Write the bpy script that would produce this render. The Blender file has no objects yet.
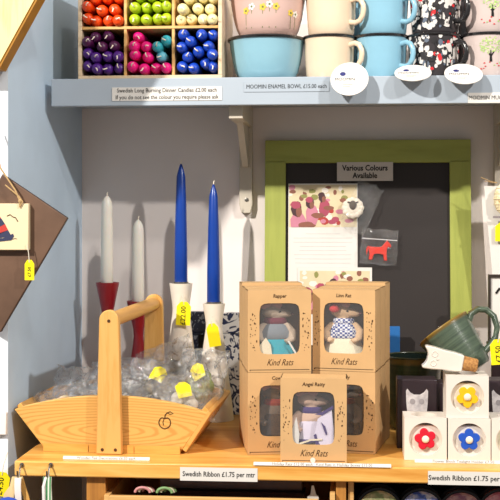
import bpy, bmesh, math, random
from math import pi, sin, cos, tan, atan2, sqrt, radians
from mathutils import Vector, Matrix, noise
C = bpy.context.scene.collection
S = bpy.context.scene
R = random.Random(7)

# ------------------------------------------------------------------ camera model
F = 1200.0; HV = 215.0; TH = math.atan(0.083); CAM = Vector((0, -2.4, 1.286))
FW = Vector((-sin(TH), cos(TH), 0)); RT = Vector((cos(TH), sin(TH), 0)); UP = Vector((0, 0, 1))
def ray(u, v): return FW + RT*((u-250)/F) + UP*((HV-v)/F)
def P(u, v, y):                       # point of the photo on the plane at distance y from the back wall
    d = ray(u, v); return CAM + d*((y-CAM.y)/d.y)
def G(u, v, z):                       # point of the photo on the horizontal plane z
    d = ray(u, v); return CAM + d*((z-CAM.z)/d.z)
cam = bpy.data.cameras.new('camera'); co = bpy.data.objects.new('camera', cam); C.objects.link(co)
co.location = CAM; co.rotation_euler = (pi/2, 0, TH)
cam.sensor_width = 36; cam.lens = 36*F/500; cam.shift_y = -(250-HV)/500; cam.clip_start = .05
S.camera = co

# ------------------------------------------------------------------ materials
def rgb(h):
    h = h.lstrip('#'); c = [int(h[i:i+2], 16)/255 for i in (0, 2, 4)]
    return tuple((x/12.92 if x <= .04045 else ((x+.055)/1.055)**2.4) for x in c)+(1,)
def newmat(name):
    m = bpy.data.materials.new(name); m.use_nodes = True
    nt = m.node_tree; b = nt.nodes['Principled BSDF']; return m, nt, b
def N(nt, t, **kw):
    n = nt.nodes.new(t)
    for k, v in kw.items():
        if k in n.inputs: n.inputs[k].default_value = v
        else: setattr(n, k, v)
    return n
def ramp(nt, stops, interp='LINEAR'):
    r = nt.nodes.new('ShaderNodeValToRGB'); e = r.color_ramp.elements; r.color_ramp.interpolation = interp
    while len(e) < len(stops): e.new(.5)
    for i, (p, c) in enumerate(stops): e[i].position = p; e[i].color = c
    return r
def coords(nt, scale=(1, 1, 1), loc=(0, 0, 0)):
    t = nt.nodes.new('ShaderNodeTexCoord'); m = nt.nodes.new('ShaderNodeMapping')
    m.inputs['Scale'].default_value = scale; m.inputs['Location'].default_value = loc
    nt.links.new(t.outputs['Object'], m.inputs['Vector']); return m.outputs['Vector']
def plain(name, col, rough=.5, spec=.4, var=.06, scale=40, bump=0, coat=0, metal=0, sub=0):
    m, nt, b = newmat(name); c = rgb(col)
    v = coords(nt); n = N(nt, 'ShaderNodeTexNoise', Scale=scale, Detail=4.0); nt.links.new(v, n.inputs['Vector'])
    lo = tuple(x*(1-var) for x in c[:3])+(1,); hi = tuple(min(1, x*(1+var)) for x in c[:3])+(1,)
    r = ramp(nt, [(.3, lo), (.7, hi)]); nt.links.new(n.outputs['Fac'], r.inputs['Fac']); nt.links.new(r.outputs['Color'], b.inputs['Base Color'])
    b.inputs['Roughness'].default_value = rough; b.inputs['Specular IOR Level'].default_value = spec
    b.inputs['Coat Weight'].default_value = coat; b.inputs['Metallic'].default_value = metal
    if sub: b.inputs['Subsurface Weight'].default_value = sub; b.inputs['Subsurface Radius'].default_value = (.01, .006, .004)
    if bump:
        bp = N(nt, 'ShaderNodeBump', Strength=bump, Distance=.002); nt.links.new(n.outputs['Fac'], bp.inputs['Height']); nt.links.new(bp.outputs['Normal'], b.inputs['Normal'])
    return m
def wood(name, c1, c2, axis='x', sc=1.0, rough=.45, c3=None, loc=(0, 0, 0)):
    m, nt, b = newmat(name)
    s = {'x': (2.5, 26, 26), 'y': (26, 2.5, 26), 'z': (26, 26, 2.5)}[axis]
    v = coords(nt, tuple(a*sc for a in s), loc)
    n = N(nt, 'ShaderNodeTexNoise', Scale=1.6, Detail=6.0, Roughness=.6, Distortion=1.2); nt.links.new(v, n.inputs['Vector'])
    n2 = N(nt, 'ShaderNodeTexNoise', Scale=9.0, Detail=3.0); nt.links.new(v, n2.inputs['Vector'])
    mx = N(nt, 'ShaderNodeMath', operation='MULTIPLY_ADD'); nt.links.new(n2.outputs['Fac'], mx.inputs[0]); mx.inputs[1].default_value = .25; nt.links.new(n.outputs['Fac'], mx.inputs[2])
    st = [(.42, rgb(c2)), (.66, rgb(c1)), (.8, rgb(c3 or c1))]
    r = ramp(nt, st); nt.links.new(mx.outputs[0], r.inputs['Fac']); nt.links.new(r.outputs['Color'], b.inputs['Base Color'])
    b.inputs['Roughness'].default_value = rough; b.inputs['Specular IOR Level'].default_value = .3
    bp = N(nt, 'ShaderNodeBump', Strength=.08, Distance=.001); nt.links.new(n.outputs['Fac'], bp.inputs['Height']); nt.links.new(bp.outputs['Normal'], b.inputs['Normal'])
    return m
def growth_wood(name, c1, c2, freq=40, rough=.4):            # cathedral grain of a flat-sawn pine board
    m, nt, b = newmat(name)
    v = coords(nt, (1.2, 1, 7), (0, 0, -.25))
    n = N(nt, 'ShaderNodeTexNoise', Scale=3.0, Detail=2.0); nt.links.new(v, n.inputs['Vector'])
    w = N(nt, 'ShaderNodeTexWave', wave_type='RINGS', rings_direction='Y', Scale=freq/6, Distortion=2.5, Detail=2.0); w.inputs['Detail Scale'].default_value = 1.5
    nt.links.new(v, w.inputs['Vector'])
    r = ramp(nt, [(.05, rgb(c2)), (.45, rgb(c1)), (1, rgb(c1))]); nt.links.new(w.outputs['Fac'], r.inputs['Fac'])
    nt.links.new(r.outputs['Color'], b.inputs['Base Color']); b.inputs['Roughness'].default_value = rough; b.inputs['Specular IOR Level'].default_value = .3
    return m
def film(name, tint=(1, 1, 1, 1), haze=.06, rough=.12, bump=0.0, refl=1.0):
    m, nt, b = newmat(name); nt.nodes.remove(b); out = nt.nodes['Material Output']
    tr = N(nt, 'ShaderNodeBsdfTransparent'); tr.inputs['Color'].default_value = tint
    gl = N(nt, 'ShaderNodeBsdfGlossy', Roughness=rough); df = N(nt, 'ShaderNodeBsdfDiffuse')
    df.inputs['Color'].default_value = (.85, .85, .85, 1)
    fr = N(nt, 'ShaderNodeLayerWeight'); fr.inputs['Blend'].default_value = .5
    pw = N(nt, 'ShaderNodeMath', operation='POWER'); pw.inputs[1].default_value = 3.5; nt.links.new(fr.outputs['Facing'], pw.inputs[0])
    ml = N(nt, 'ShaderNodeMath', operation='MULTIPLY_ADD', use_clamp=True); ml.inputs[1].default_value = .7*refl; ml.inputs[2].default_value = .045*refl; nt.links.new(pw.outputs[0], ml.inputs[0])
    m1 = N(nt, 'ShaderNodeMixShader'); m1.inputs[0].default_value = haze; nt.links.new(tr.outputs[0], m1.inputs[1]); nt.links.new(df.outputs[0], m1.inputs[2])
    m2 = N(nt, 'ShaderNodeMixShader'); nt.links.new(ml.outputs[0], m2.inputs[0]); nt.links.new(m1.outputs[0], m2.inputs[1]); nt.links.new(gl.outputs[0], m2.inputs[2])
    if bump:
        v = coords(nt); n = N(nt, 'ShaderNodeTexNoise', Scale=55.0, Detail=5.0, Distortion=1.5); nt.links.new(v, n.inputs['Vector'])
        bp = N(nt, 'ShaderNodeBump', Strength=bump, Distance=.012); nt.links.new(n.outputs['Fac'], bp.inputs['Height'])
        for q in (gl, fr): nt.links.new(bp.outputs['Normal'], q.inputs['Normal'])
    nt.links.new(m2.outputs[0], out.inputs['Surface']); return m
def two_tone(name, ca, cb, scale=60, thr=.5, kind='noise', rough=.5, sharp=.03, distort=0.0, cc=None):
    m, nt, b = newmat(name); v = coords(nt)
    if kind == 'noise':
        n = N(nt, 'ShaderNodeTexNoise', Scale=float(scale), Detail=2.0, Distortion=float(distort)); o = n.outputs['Fac']
    else:
        n = N(nt, 'ShaderNodeTexVoronoi', Scale=float(scale)); o = n.outputs['Distance']
    nt.links.new(v, n.inputs['Vector'])
    st = [(max(0, thr-sharp), rgb(ca)), (min(1, thr+sharp), rgb(cb))]
    if cc: st.append((min(1, thr+.14), rgb(cc)))
    r = ramp(nt, st); nt.links.new(o, r.inputs['Fac']); nt.links.new(r.outputs['Color'], b.inputs['Base Color']); b.inputs['Roughness'].default_value = rough
    return m

M = {}
M['wall'] = plain('white_wall_paint', '#eae0da', .75, .2, .03, 6)
M['blue'] = plain('pale_blue_paint', '#bccfe0', .6, .25, .05, 9)
M['pillar'] = plain('pillar_white_paint', '#dfe4ea', .6, .25, .03, 9)
M['shelf'] = plain('pale_grey_blue_gloss_paint', '#a9b3bd', .35, .4, .03, 8)
M['bracket'] = plain('cream_bracket_paint', '#c9bfae', .5, .3, .06, 20)
M['steel'] = plain('screw_steel', '#9b958c', .3, .5, .05, 30, metal=1)
M['floor'] = wood('floor_boards', '#8a6f50', '#6b5238', 'y', .4)
M['pine'] = wood('orange_pine_worktop', '#e8ae5a', '#d08c3a', 'x', .8, .32, '#f0bd6e')
M['pine_dk'] = wood('pine_upright', '#b97f3c', '#9a6530', 'z', .8)
M['trug'] = growth_wood('trug_pine_board', '#dba85c', '#c8924a', 60)
M['trug_plain'] = wood('trug_pine_plain', '#dba861', '#ca9246', 'z', .8, .4)
M['trug_x'] = wood('trug_pine_batten', '#dba453', '#c08438', 'x', .8, .4)
M['trug_y'] = wood('trug_pine_rail', '#d8a359', '#c58b3e', 'y', .8, .4)
M['tray'] = wood('tray_ply', '#dcaf70', '#c6924e', 'x', .8)
M['boxwood'] = wood('pale_box_wood', '#dcc6a8', '#c7a981', 'x', .8)
M['board'] = wood('hung_board_face', '#efd496', '#dcb870', 'z', .6)
M['board_edge'] = plain('hung_board_brown_edge', '#a2701c', .5, .3, .12, 30)
M['slate'] = plain('dark_brown_board', '#634a3a', .42, .4, .3, 11)
M['slate_edge'] = plain('dark_brown_board_edge', '#33241f', .4, .4, .1, 14)
M['cream'] = plain('cream_plaque', '#dfcca6', .5, .3, .05, 14)
M['rope'] = plain('jute_string', '#b39468', .9, .1, .15, 300)
M['string'] = plain('white_string', '#d9cfbd', .8, .1, .1, 300)
M['yellow'] = plain('yellow_tag_card', '#f2df12', .55, .3, .03, 40)
M['ink'] = plain('black_ink', '#1c1a1a', .6, .2, 0)
M['ink_soft'] = plain('grey_ink', '#6f6a66', .6, .2, 0)
M['brown_ink'] = plain('brown_ink', '#4a3320', .6, .2, 0)
M['paper'] = plain('white_paper', '#dcd7d0', .6, .25, .02, 20)
M['paper_grey'] = plain('greyish_paper', '#c9c1b8', .6, .25, .02, 20)
M['green'] = wood('green_frame_paint_upright', '#a0a652', '#92994a', 'z', .7, .45)
M['green_h'] = wood('green_frame_paint_rail', '#a0a652', '#92994a', 'x', .7, .45)
M['chalk'] = plain('blackboard', '#2d2725', .55, .35, .1, 5)
M['card'] = plain('kraft_card', '#cba372', .7, .2, .05, 25)
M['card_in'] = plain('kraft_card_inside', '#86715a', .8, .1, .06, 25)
M['window'] = film('box_window_film', haze=.03, rough=.06, refl=1.0)
M['bag'] = film('clear_bag_film', haze=.055, rough=.13, bump=1.0, refl=2.4)
M['bagflat'] = film('clear_flat_bag_film', haze=.015, rough=.1, bump=.9, refl=1.1)
M['wax_white'] = plain('ivory_wax', '#eee9dd', .4, .4, .02, 30, sub=.2)
M['wax_blue'] = plain('royal_blue_wax', '#093a92', .3, .5, .05, 30, coat=.1)
M['red_wood'] = plain('dark_red_lacquer', '#8e1320', .3, .5, .08, 30, coat=.3)
M['white_wood'] = plain('white_turned_wood', '#e9ddcc', .45, .35, .04, 30)
M['wick'] = plain('cotton_wick', '#efe3cf', .8, .1, .05, 200)
M['tin'] = two_tone('blue_floral_print', '#26304f', '#d9d6d2', 34, .47, 'noise', .4, .015, 2.2)
M['tin_side'] = two_tone('blue_floral_print_dense', '#222a44', '#8f98a8', 60, .56, 'noise', .4, .03, 2.0)
M['whitecube'] = plain('white_painted_block', '#e0d7cc', .45, .35, .02, 40)
M['recess'] = plain('cream_recess', '#e2d8ca', .6, .3, .02, 40)
M['cork'] = two_tone('cork', '#8f5c2c', '#c08a4c', 300, .45, 'noise', .8, .15)
M['owlwhite'] = plain('white_glazed_ceramic', '#e2d9cc', .25, .5, .02, 40, coat=.3)
M['darkbox'] = plain('dark_aubergine_card', '#33272c', .35, .4, .06, 20)
M['owlprint'] = two_tone('grey_owl_print', '#bdb8bb', '#ebe6e6', 90, .5, 'noise', .5, .2)
M['bluecard'] = plain('mid_blue_card', '#2a68a8', .5, .3, .04, 20)
M['black_rim'] = plain('black_enamel_rim', '#1d1b1c', .2, .5, 0, coat=.5)
M['rubber'] = plain('black_plastic', '#17151a', .4, .4, 0)
M['darkcloth'] = plain('dark_grey_cloth_roll', '#857b7b', .8, .2, .12, 30)
M['switch'] = plain('white_plastic', '#e6e3de', .35, .4, 0)
def col(name, h, rough=.5, **k):
    if name not in M: M[name] = plain(name, h, rough, **k)
    return M[name]
def enamel(name, h): return col(name, h, .18, var=.02, coat=.5)

# green stoneware glaze: horizontal throwing bands, brown towards the rim
def stoneware(name, base, dark, zr):
    m, nt, b = newmat(name)
    v = coords(nt, (8, 8, 260)); n = N(nt, 'ShaderNodeTexNoise', Scale=1.0, Detail=4.0, Roughness=.7); nt.links.new(v, n.inputs['Vector'])
    r = ramp(nt, [(.32, rgb(dark)), (.68, rgb(base))]); nt.links.new(n.outputs['Fac'], r.inputs['Fac'])
    t = nt.nodes.new('ShaderNodeTexCoord'); sp = nt.nodes.new('ShaderNodeSeparateXYZ'); nt.links.new(t.outputs['Object'], sp.inputs[0])
    mr = N(nt, 'ShaderNodeMapRange'); mr.inputs[1].default_value = zr-.004; mr.inputs[2].default_value = zr; nt.links.new(sp.outputs[2], mr.inputs[0])
    mx = N(nt, 'ShaderNodeMix', data_type='RGBA'); nt.links.new(mr.outputs[0], mx.inputs[0]); nt.links.new(r.outputs['Color'], mx.inputs[6]); mx.inputs[7].default_value = rgb('#6b5526')
    nt.links.new(mx.outputs[2], b.inputs['Base Color']); b.inputs['Roughness'].default_value = .3; b.inputs['Coat Weight'].default_value = .25
    bp = N(nt, 'ShaderNodeBump', Strength=.25, Distance=.002); nt.links.new(n.outputs['Fac'], bp.inputs['Height']); nt.links.new(bp.outputs['Normal'], b.inputs['Normal'])
    return m
M['stone'] = stoneware('green_stoneware_glaze', '#5c6b57', '#3a463b', .0885)
M['stone_pot'] = stoneware('dark_green_stoneware_glaze', '#3e4a2c', '#2a331f', .124)

# ------------------------------------------------------------------ mesh builder
class MB:
    def __init__(self): self.bm = bmesh.new()
    def _add(self, verts, faces, mi=0, mat=None):
        vs = [self.bm.verts.new((mat @ Vector(v)) if mat else Vector(v)) for v in verts]
        for f in faces:
            try: self.bm.faces.new([vs[i] for i in f]).material_index = mi
            except ValueError: pass
        return vs
    def box(self, x0, y0, z0, x1, y1, z1, mi=0, mat=None, mis=None):
        v = [(x0,y0,z0),(x1,y0,z0),(x1,y1,z0),(x0,y1,z0),(x0,y0,z1),(x1,y0,z1),(x1,y1,z1),(x0,y1,z1)]
        f = [(0,3,2,1),(4,5,6,7),(0,1,5,4),(1,2,6,5),(2,3,7,6),(3,0,4,7)]
        vs = [self.bm.verts.new((mat @ Vector(q)) if mat else q) for q in v]
        for k, g in enumerate(f): self.bm.faces.new([vs[i] for i in g]).material_index = (mis[k] if mis else mi)
        return self
    def lathe(self, prof, seg=32, mi=0, mat=None, mis=None):
        vs = []; rows = []
        for r, z in prof:
            if r < 1e-6: rows.append([len(vs)]); vs.append((0, 0, z))
            else:
                rows.append(list(range(len(vs), len(vs)+seg)))
                vs += [(r*cos(2*pi*k/seg), r*sin(2*pi*k/seg), z) for k in range(seg)]
        bv = [self.bm.verts.new((mat @ Vector(v)) if mat else Vector(v)) for v in vs]
        for i in range(len(rows)-1):
            a, b = rows[i], rows[i+1]; m_ = mis[i] if mis else mi
            for k in range(seg):
                k2 = (k+1) % seg
                if len(a) == 1 and len(b) == 1: continue
                if len(a) == 1: q = [a[0], b[k2], b[k]]
                elif len(b) == 1: q = [a[k], a[k2], b[0]]
                else: q = [a[k], a[k2], b[k2], b[k]]
                self.bm.faces.new([bv[j] for j in q]).material_index = m_
        return self
    def tube(self, pts, r, seg=8, mi=0, flat=1.0, close=False):
        pts = [Vector(p) for p in pts]; n = len(pts); rows = []
        rr = r if isinstance(r, (list, tuple)) else [r]*n
        up = None
        for i, p in enumerate(pts):
            t = (pts[(i+1) % n]-pts[i-1]) if close else (pts[min(i+1, n-1)]-pts[max(i-1, 0)])
            t.normalize()
            if up is None: up = Vector((0, 1, 0)) if abs(t.y) < .8 else Vector((0, 0, 1))
            a = t.cross(up)
            if a.length < 1e-5: a = t.orthogonal()
            a.normalize(); b = a.cross(t).normalized(); up = b
            rows.append([self.bm.verts.new(p + a*cos(2*pi*k/seg)*rr[i] + b*sin(2*pi*k/seg)*rr[i]*flat) for k in range(seg)])
        for i in range(n if close else n-1):
            A, B = rows[i], rows[(i+1) % n]
            for k in range(seg):
                self.bm.faces.new([A[k], B[k], B[(k+1) % seg], A[(k+1) % seg]]).material_index = mi
        if not close:
            for q in (rows[0], rows[-1]):
                try: self.bm.faces.new(q).material_index = mi
                except ValueError: pass
        return self
    def prism(self, poly, y0, y1, mi=0, mat=None, side=None):    # outline in x-z, thickness along y
        n = len(poly)
        v = [(x, y0, z) for x, z in poly]+[(x, y1, z) for x, z in poly]
        bv = [self.bm.verts.new((mat @ Vector(q)) if mat else q) for q in v]
        self.bm.faces.new(bv[:n]).material_index = mi; self.bm.faces.new(bv[n:][::-1]).material_index = mi
        for k in range(n): self.bm.faces.new([bv[k], bv[n+k], bv[n+(k+1) % n], bv[(k+1) % n]]).material_index = (mi if side is None else side)
        return self
    def ring(self, outer, inner, y0, y1, mi=0):                  # a plate with a hole
        n = len(outer); V = self.bm.verts.new
        a = [V((x, y0, z)) for x, z in outer]; b = [V((x, y0, z)) for x, z in inner]
        c = [V((x, y1, z)) for x, z in outer]; d = [V((x, y1, z)) for x, z in inner]
        for k in range(n):
            j = (k+1) % n
            for q in ([a[k], a[j], b[j], b[k]], [c[k], d[k], d[j], c[j]], [a[k], c[k], c[j], a[j]], [b[k], b[j], d[j], d[k]]):
                self.bm.faces.new(q).material_index = mi
        return self
    def disc(self, cx, cz, r, y0, y1, mi=0, seg=20, mat=None, sz=1.0):
        return self.prism([(cx+r*cos(2*pi*k/seg), cz+r*sz*sin(2*pi*k/seg)) for k in range(seg)], y0, y1, mi, mat)
    def ball(self, c, r, mi=0, u=14, v=9, rot=None):
        m = Matrix.Translation(c) @ (rot or Matrix()) @ Matrix.Diagonal((r[0], r[1], r[2], 1)) if isinstance(r, (tuple, list)) else Matrix.Translation(c) @ Matrix.Diagonal((r, r, r, 1))
        prof = [(max(0, sin(pi*i/v)), -cos(pi*i/v)) for i in range(v+1)]; prof[0] = (0, -1); prof[-1] = (0, 1)
        return self.lathe(prof, u, mi, m)
    def build(self, name, mats, parent=None, loc=(0, 0, 0), rot=(0, 0, 0), smooth=True, bevel=0, ang=40):
        bmesh.ops.recalc_face_normals(self.bm, faces=self.bm.faces[:])
        me = bpy.data.meshes.new(name); self.bm.to_mesh(me); self.bm.free()
        for m in (mats if isinstance(mats, (list, tuple)) else [mats]): me.materials.append(m)
        if smooth:
            me.polygons.foreach_set('use_smooth', [True]*len(me.polygons)); me.set_sharp_from_angle(angle=radians(ang))
        o = bpy.data.objects.new(name, me); C.objects.link(o); o.location = loc; o.rotation_euler = rot
        if parent: o.parent = parent
        if bevel:
            b = o.modifiers.new('bevel', 'BEVEL'); b.width = bevel; b.segments = 2; b.limit_method = 'ANGLE'
        return o
def tag(o, label=None, cat=None, group=None, kind=None):
    if label: o['label'] = label
    if cat: o['category'] = cat
    if group: o['group'] = group
    if kind: o['kind'] = kind
    return o
def thing(name, label, cat, loc=(0, 0, 0), rot=(0, 0, 0), group=None):
    o = bpy.data.objects.new(name, None); o.empty_display_size = .02; C.objects.link(o)
    o.location = loc; o.rotation_euler = rot if isinstance(rot, (tuple, list)) else (0, 0, rot)
    return tag(o, label, cat, group)
def dup(o, parent=None):
    c = o.copy(); C.objects.link(c)
    if parent: c.parent = parent
    for ch in list(o.children): dup(ch, c)
    return c
def text(s, size, mat, parent, loc, rot=(pi/2, 0, 0), align='CENTER', name='lettering', sx=1.0, shear=0.0, bold=0.0, space=1.0):
    cu = bpy.data.curves.new(name, 'FONT'); cu.body = s; cu.size = size; cu.align_x = align; cu.align_y = 'CENTER'
    cu.shear = shear; cu.offset = bold; cu.resolution_u = 2; cu.space_character = space; cu.extrude = .00008
    t = bpy.data.objects.new('t', cu); C.objects.link(t); bpy.context.view_layer.update()
    me = bpy.data.meshes.new_from_object(t.evaluated_get(bpy.context.evaluated_depsgraph_get())); bpy.data.objects.remove(t)
    me.name = name; me.materials.clear(); me.materials.append(mat)
    o = bpy.data.objects.new(name, me); C.objects.link(o); o.parent = parent; o.location = loc; o.rotation_euler = rot; o.scale = (sx, 1, 1)
    return o
def rrect(a, b, n=40, p=6.0, cx=0, cz=0, corners=None):          # rounded rectangle outline
    A = sorted(set([2*pi*k/n for k in range(n)]+[atan2(s*b, t*a) % (2*pi) for s in (1, -1) for t in (1, -1)]) if corners is None else corners)
    out = []
    for t in A:
        r = 1/((abs(cos(t))/a)**p+(abs(sin(t))/b)**p)**(1/p); out.append((cx+r*cos(t), cz+r*sin(t)))
    return out, A
def rect_at(A, x0, x1, z0, z1, cx, cz):                          # rectangle sampled at the same angles (plus its corners)
    out = []
    for t in A:
        c, s = cos(t), sin(t)
        tx = ((x1-cx) if c > 0 else (x0-cx))/c if abs(c) > 1e-9 else 1e9
        tz = ((z1-cz) if s > 0 else (z0-cz))/s if abs(s) > 1e-9 else 1e9
        r = min(tx, tz); out.append((cx+r*c, cz+r*s))
    return out

# ================================================================== the setting
XW = P(82, 300, 0).x                  # side wall plane
ZT = .892                             # worktop height
ZS = 1.5335                           # shelf top
mb = MB(); mb.box(XW-.4, 0, 0, .75, .06, 2.3); tag(mb.build('wall_back', M['wall'], smooth=False), kind='structure')
YP = -.44; XP = P(8, 380, YP).x          # front edge of the splayed side wall
def wall_x(y): return XW+(XP-XW)*y/YP
mb = MB(); q = [(XW, 0), (XP, YP), (XP-.4, YP), (XP-.4, 0)]
vs = [mb.bm.verts.new((x, y, z)) for z in (0, 2.3) for x, y in q]
for f, mi in (((0, 1, 2, 3), 0), ((4, 5, 6, 7), 0), ((0, 1, 5, 4), 0), ((1, 2, 6, 5), 1), ((2, 3, 7, 6), 0), ((3, 0, 4, 7), 0)): mb.bm.faces.new([vs[k] for k in f]).material_index = mi
tag(mb.build('wall_left', [M['blue'], M['pillar']], smooth=False), kind='structure')
mb = MB(); mb.box(-1.2, -3.0, -.05, 1.4, .06, 0); tag(mb.build('floor', M['floor'], smooth=False), kind='structure')

# ------------------------------------------------------------------ shelf, brackets and its lettering
YS = -.253
xr = .42
sh = thing('wall_shelf', 'long pale grey-blue painted wall shelf carrying candles, bowls and mugs', 'shelf', (0, 0, ZS-.05))
mb = MB(); mb.box(XW+.001, YS+.02, .018, xr, -.001, .05); mb.build('board', M['shelf'], sh, bevel=.0015)
mb = MB(); mb.box(XW-.0, YS, 0, xr, YS+.0199, .05); mb.build('fascia', M['shelf'], sh, bevel=.0015)
def bracket(u, label):
    x = P(u, 170, 0).x; zb = ZS-.05+.018
    t = thing('shelf_bracket', label, 'bracket', (x, 0, zb), group='shelf brackets')
    mb = MB(); mb.prism([(-.013, 0), (.013, 0), (.013, -.195), (.009, -.212), (-.009, -.212), (-.013, -.195)], -.017, -.0005); up_ = mb.build('upright', M['bracket'], t, bevel=.0015)
    mb = MB(); mb.box(-.013, -.225, -.04, .013, -.0171, -.0005); mb.build('arm', M['bracket'], t, bevel=.0015)
    mb = MB(); A = [(-.0171, -.0402), (-.0171, -.12), (-.03, -.12), (-.15, -.0402)]
    mb.bm.verts.ensure_lookup_table()
    vs = [mb.bm.verts.new((sx, y, z)) for sx in (-.006, .006) for y, z in A]
    mb.bm.faces.new(vs[:4]); mb.bm.faces.new(vs[4:])
    for k in range(4): mb.bm.faces.new([vs[k], vs[4+k], vs[4+(k+1) % 4], vs[(k+1) % 4]])
    mb.build('brace', M['bracket'], t, smooth=False)
    for z in (-.055, -.185):
        mb = MB(); mb.lathe([(0, 0), (.0042, 0), (.004, .0012), (0, .0022)], 12, mat=Matrix.Translation((0.002, -.017, z)) @ Matrix.Rotation(pi/2, 4, 'X')); mb.build('screw', M['steel'], up_)
bracket(246.5, 'cream shelf bracket left of the green framed blackboard')
bracket(500, 'cream shelf bracket right of the green framed blackboard')

def lip_label(name, label, u0, u1, v0, v1, lines, size, mat='paper', sx=1.0, y=YS-.0012, bold=0.0):
    a, b = P(u0, v1, y), P(u1, v0, y)
    t = thing(name, label, 'label', ((a.x+b.x)/2, y, a.z))
    w, h = abs(b.x-a.x)/2, b.z-a.z
    mb = MB(); mb.box(-w, 0, 0, w, .0009, h); pa = mb.build('paper', M[mat], t, smooth=False)
    for i, s in enumerate(lines):
        n = len(lines); text(s, size, M['ink'], pa, (0, -.0003, h*(1-(i+.5)/n)), sx=sx, bold=bold)
    return t
lip_label('shelf_label', 'two line white price label for dinner candles on the shelf edge', 112, 222, 86.5, 101, ['Swedish Long Burning Dinner Candles £2.00 each', 'If you do not see the colour you require please ask'], .0105, sx=.86, bold=.00005)
lip_label('shelf_label', 'one line price label for enamel bowls on the shelf edge', 244, 329, 81, 92, ['MOOMIN ENAMEL BOWL £15.00 each'], .0105, 'shelf', sx=.83)
lip_label('shelf_label', 'one line price label for enamel mugs at the shelf edge, far right', 468, 503, 92.5, 103, ['MOOMIN MUG'], .0105, sx=.84)

# ------------------------------------------------------------------ candle box and dinner candles
YB = -.243
bx0, bx1 = P(78, 50, YB).x, P(222, 50, YB).x; zb0 = ZS
zmid = P(150, 27.5, YB).z
cb = thing('candle_box', 'pale wooden compartment box full of coloured dinner candles on the shelf', 'box', ((bx0+bx1)/2, YB, ZS+.0005))
hw = (bx1-bx0)/2; xd = [P(125, 50, YB).x-(bx0+bx1)/2, P(173, 50, YB).x-(bx0+bx1)/2]; zm = zmid-ZS; H = zm*2+.004; D = .2
mb = MB(); mb.box(-hw, .0, 0, hw, D, .006); mb.build('bottom_panel', M['boxwood'], cb, bevel=.0008)
mb = MB(); mb.box(-hw, 0, H-.006, hw, D, H); mb.build('top_panel', M['boxwood'], cb, bevel=.0008)
for s in (-1, 1):
    mb = MB(); mb.box(s*hw-(.007 if s > 0 else 0), 0, .0061, s*hw+(.007 if s < 0 else 0), D, H-.0061); mb.build('side_panel', M['boxwood'], cb, bevel=.0008)
mb = MB(); mb.box(-hw+.0071, D-.005, .0061, hw-.0071, D, H-.0061); mb.build('back_panel', M['boxwood'], cb)
mb = MB(); mb.box(-hw+.0071, .002, zm-.0025, hw-.0071, D-.0051, zm+.0025); mb.build('shelf_divider', M['tray'], cb, bevel=.0005)
for x in xd:
    for z0, z1 in ((.0061, zm-.0026), (zm+.0026, H-.0061)):
        mb = MB(); mb.box(x-.0025, .003, z0, x+.0025, D-.0051, z1); mb.build('divider', M['tray'], cb, bevel=.0005)

CR = .0103
def candle_proto(mat):
    t = bpy.data.objects.new('dinner_candle', None); t.empty_display_size = .01; C.objects.link(t)
    prof = [(0, .18), (CR*.92, .18), (CR, .178), (CR, .012), (CR*.95, .007), (CR*.8, .003), (CR*.5, .0008), (CR*.18, 0), (0, 0)]
    mb = MB(); mb.lathe(prof[::-1], 20, mat=Matrix.Rotation(-pi/2, 4, 'X')); mb.build('wax_body', mat, t)
    mb = MB(); mb.tube([(0, .001, 0), (.0004, -.003, .0004), (.002, -.005, .0014), (.0048, -.0062, .0022), (.0068, -.0064, .0018)], [.0012, .0012, .0012, .0011, .0008], 6); mb.build('wick', M['wick'], t)
    return t
CC = {'orange': ('#e2470c', 'top left', [(84.6, 5.2), (101.5, 9.8), (113.2, 8.6)], None)}
sets = [
 ('orange', '#e4480a', 'upper left', [[(84.5, 17.6), (95.5, 20), (107.6, 20), (119.3, 19.5)], [(85, 5.5), (101, 9.6), (113.5, 8.6)], [(94, -2.2), (106.5, -2.5), (119, -3)], [(84.6, -7.5), (100.5, -12.5), (113, -13.5)]]),
 ('lime green', '#a9c21a', 'upper centre', [[(133.8, 18.6), (145.4, 18.8), (157, 18.2), (168, 17.5)], [(134, 6.7), (145.5, 7), (156.8, 6), (167.5, 5.6)], [(139.5, -4), (151, -4.8), (162.3, -5)]]),
 ('cream', '#efe2a8', 'upper right', [[(180, 19.5), (191, 18.6), (202.6, 18.6), (214.8, 18.4)], [(182, 8), (197.3, 7.6), (209.8, 8.4)], [(188.3, -2.5), (202.6, -4), (215.5, -3)]]),
 ('purple', '#4a1a78', 'lower left', [[(85, 65.4), (96, 68), (107, 68.3), (119, 67.8)], [(83.6, 52.8), (95, 57), (106.8, 56), (119, 55.8)], [(101, 46.4), (113, 45.4)], [(83.5, 41.3), (94.4, 36.8), (107, 35.2)]]),
 ('pink', '#e5127a', 'lower centre', [[(131.5, 66), (143.2, 68.2), (155.4, 67.8), (166.8, 67.2)], [(134, 54), (147, 56.6)], [(133.2, 48-2.5), (145.4, 46)], [(137.6, 36.5)]]),
 ('royal blue', '#123fae', 'lower right', [[(181.6, 66), (193, 67.5), (205, 62.5), (214.8, 65.8)], [(187, 56.3), (215, 53.6)], [(181.2, 46.6), (197.8, 51), (208, 45.6)], [(190, 40.8)], [(182.8, 33.9), (201, 33.9), (214.6, 34.4)]]),
]
rows_ = ['bottom row', 'second row up', 'third row up', 'fourth row up', 'fifth row up']
ords = ['first', 'second', 'third', 'fourth']
turq = [('#2fa3b0', (156.8, 46), 'left of the other two in the lower centre compartment'), ('#2fa3b0', (166.9, 40), 'highest of three in the lower centre compartment'), ('#66b8cc', (160.9, 56.2), 'lying below the other two in the lower centre compartment')]
xmin, xmax = bx0+.0072, bx1-.0072
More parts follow.
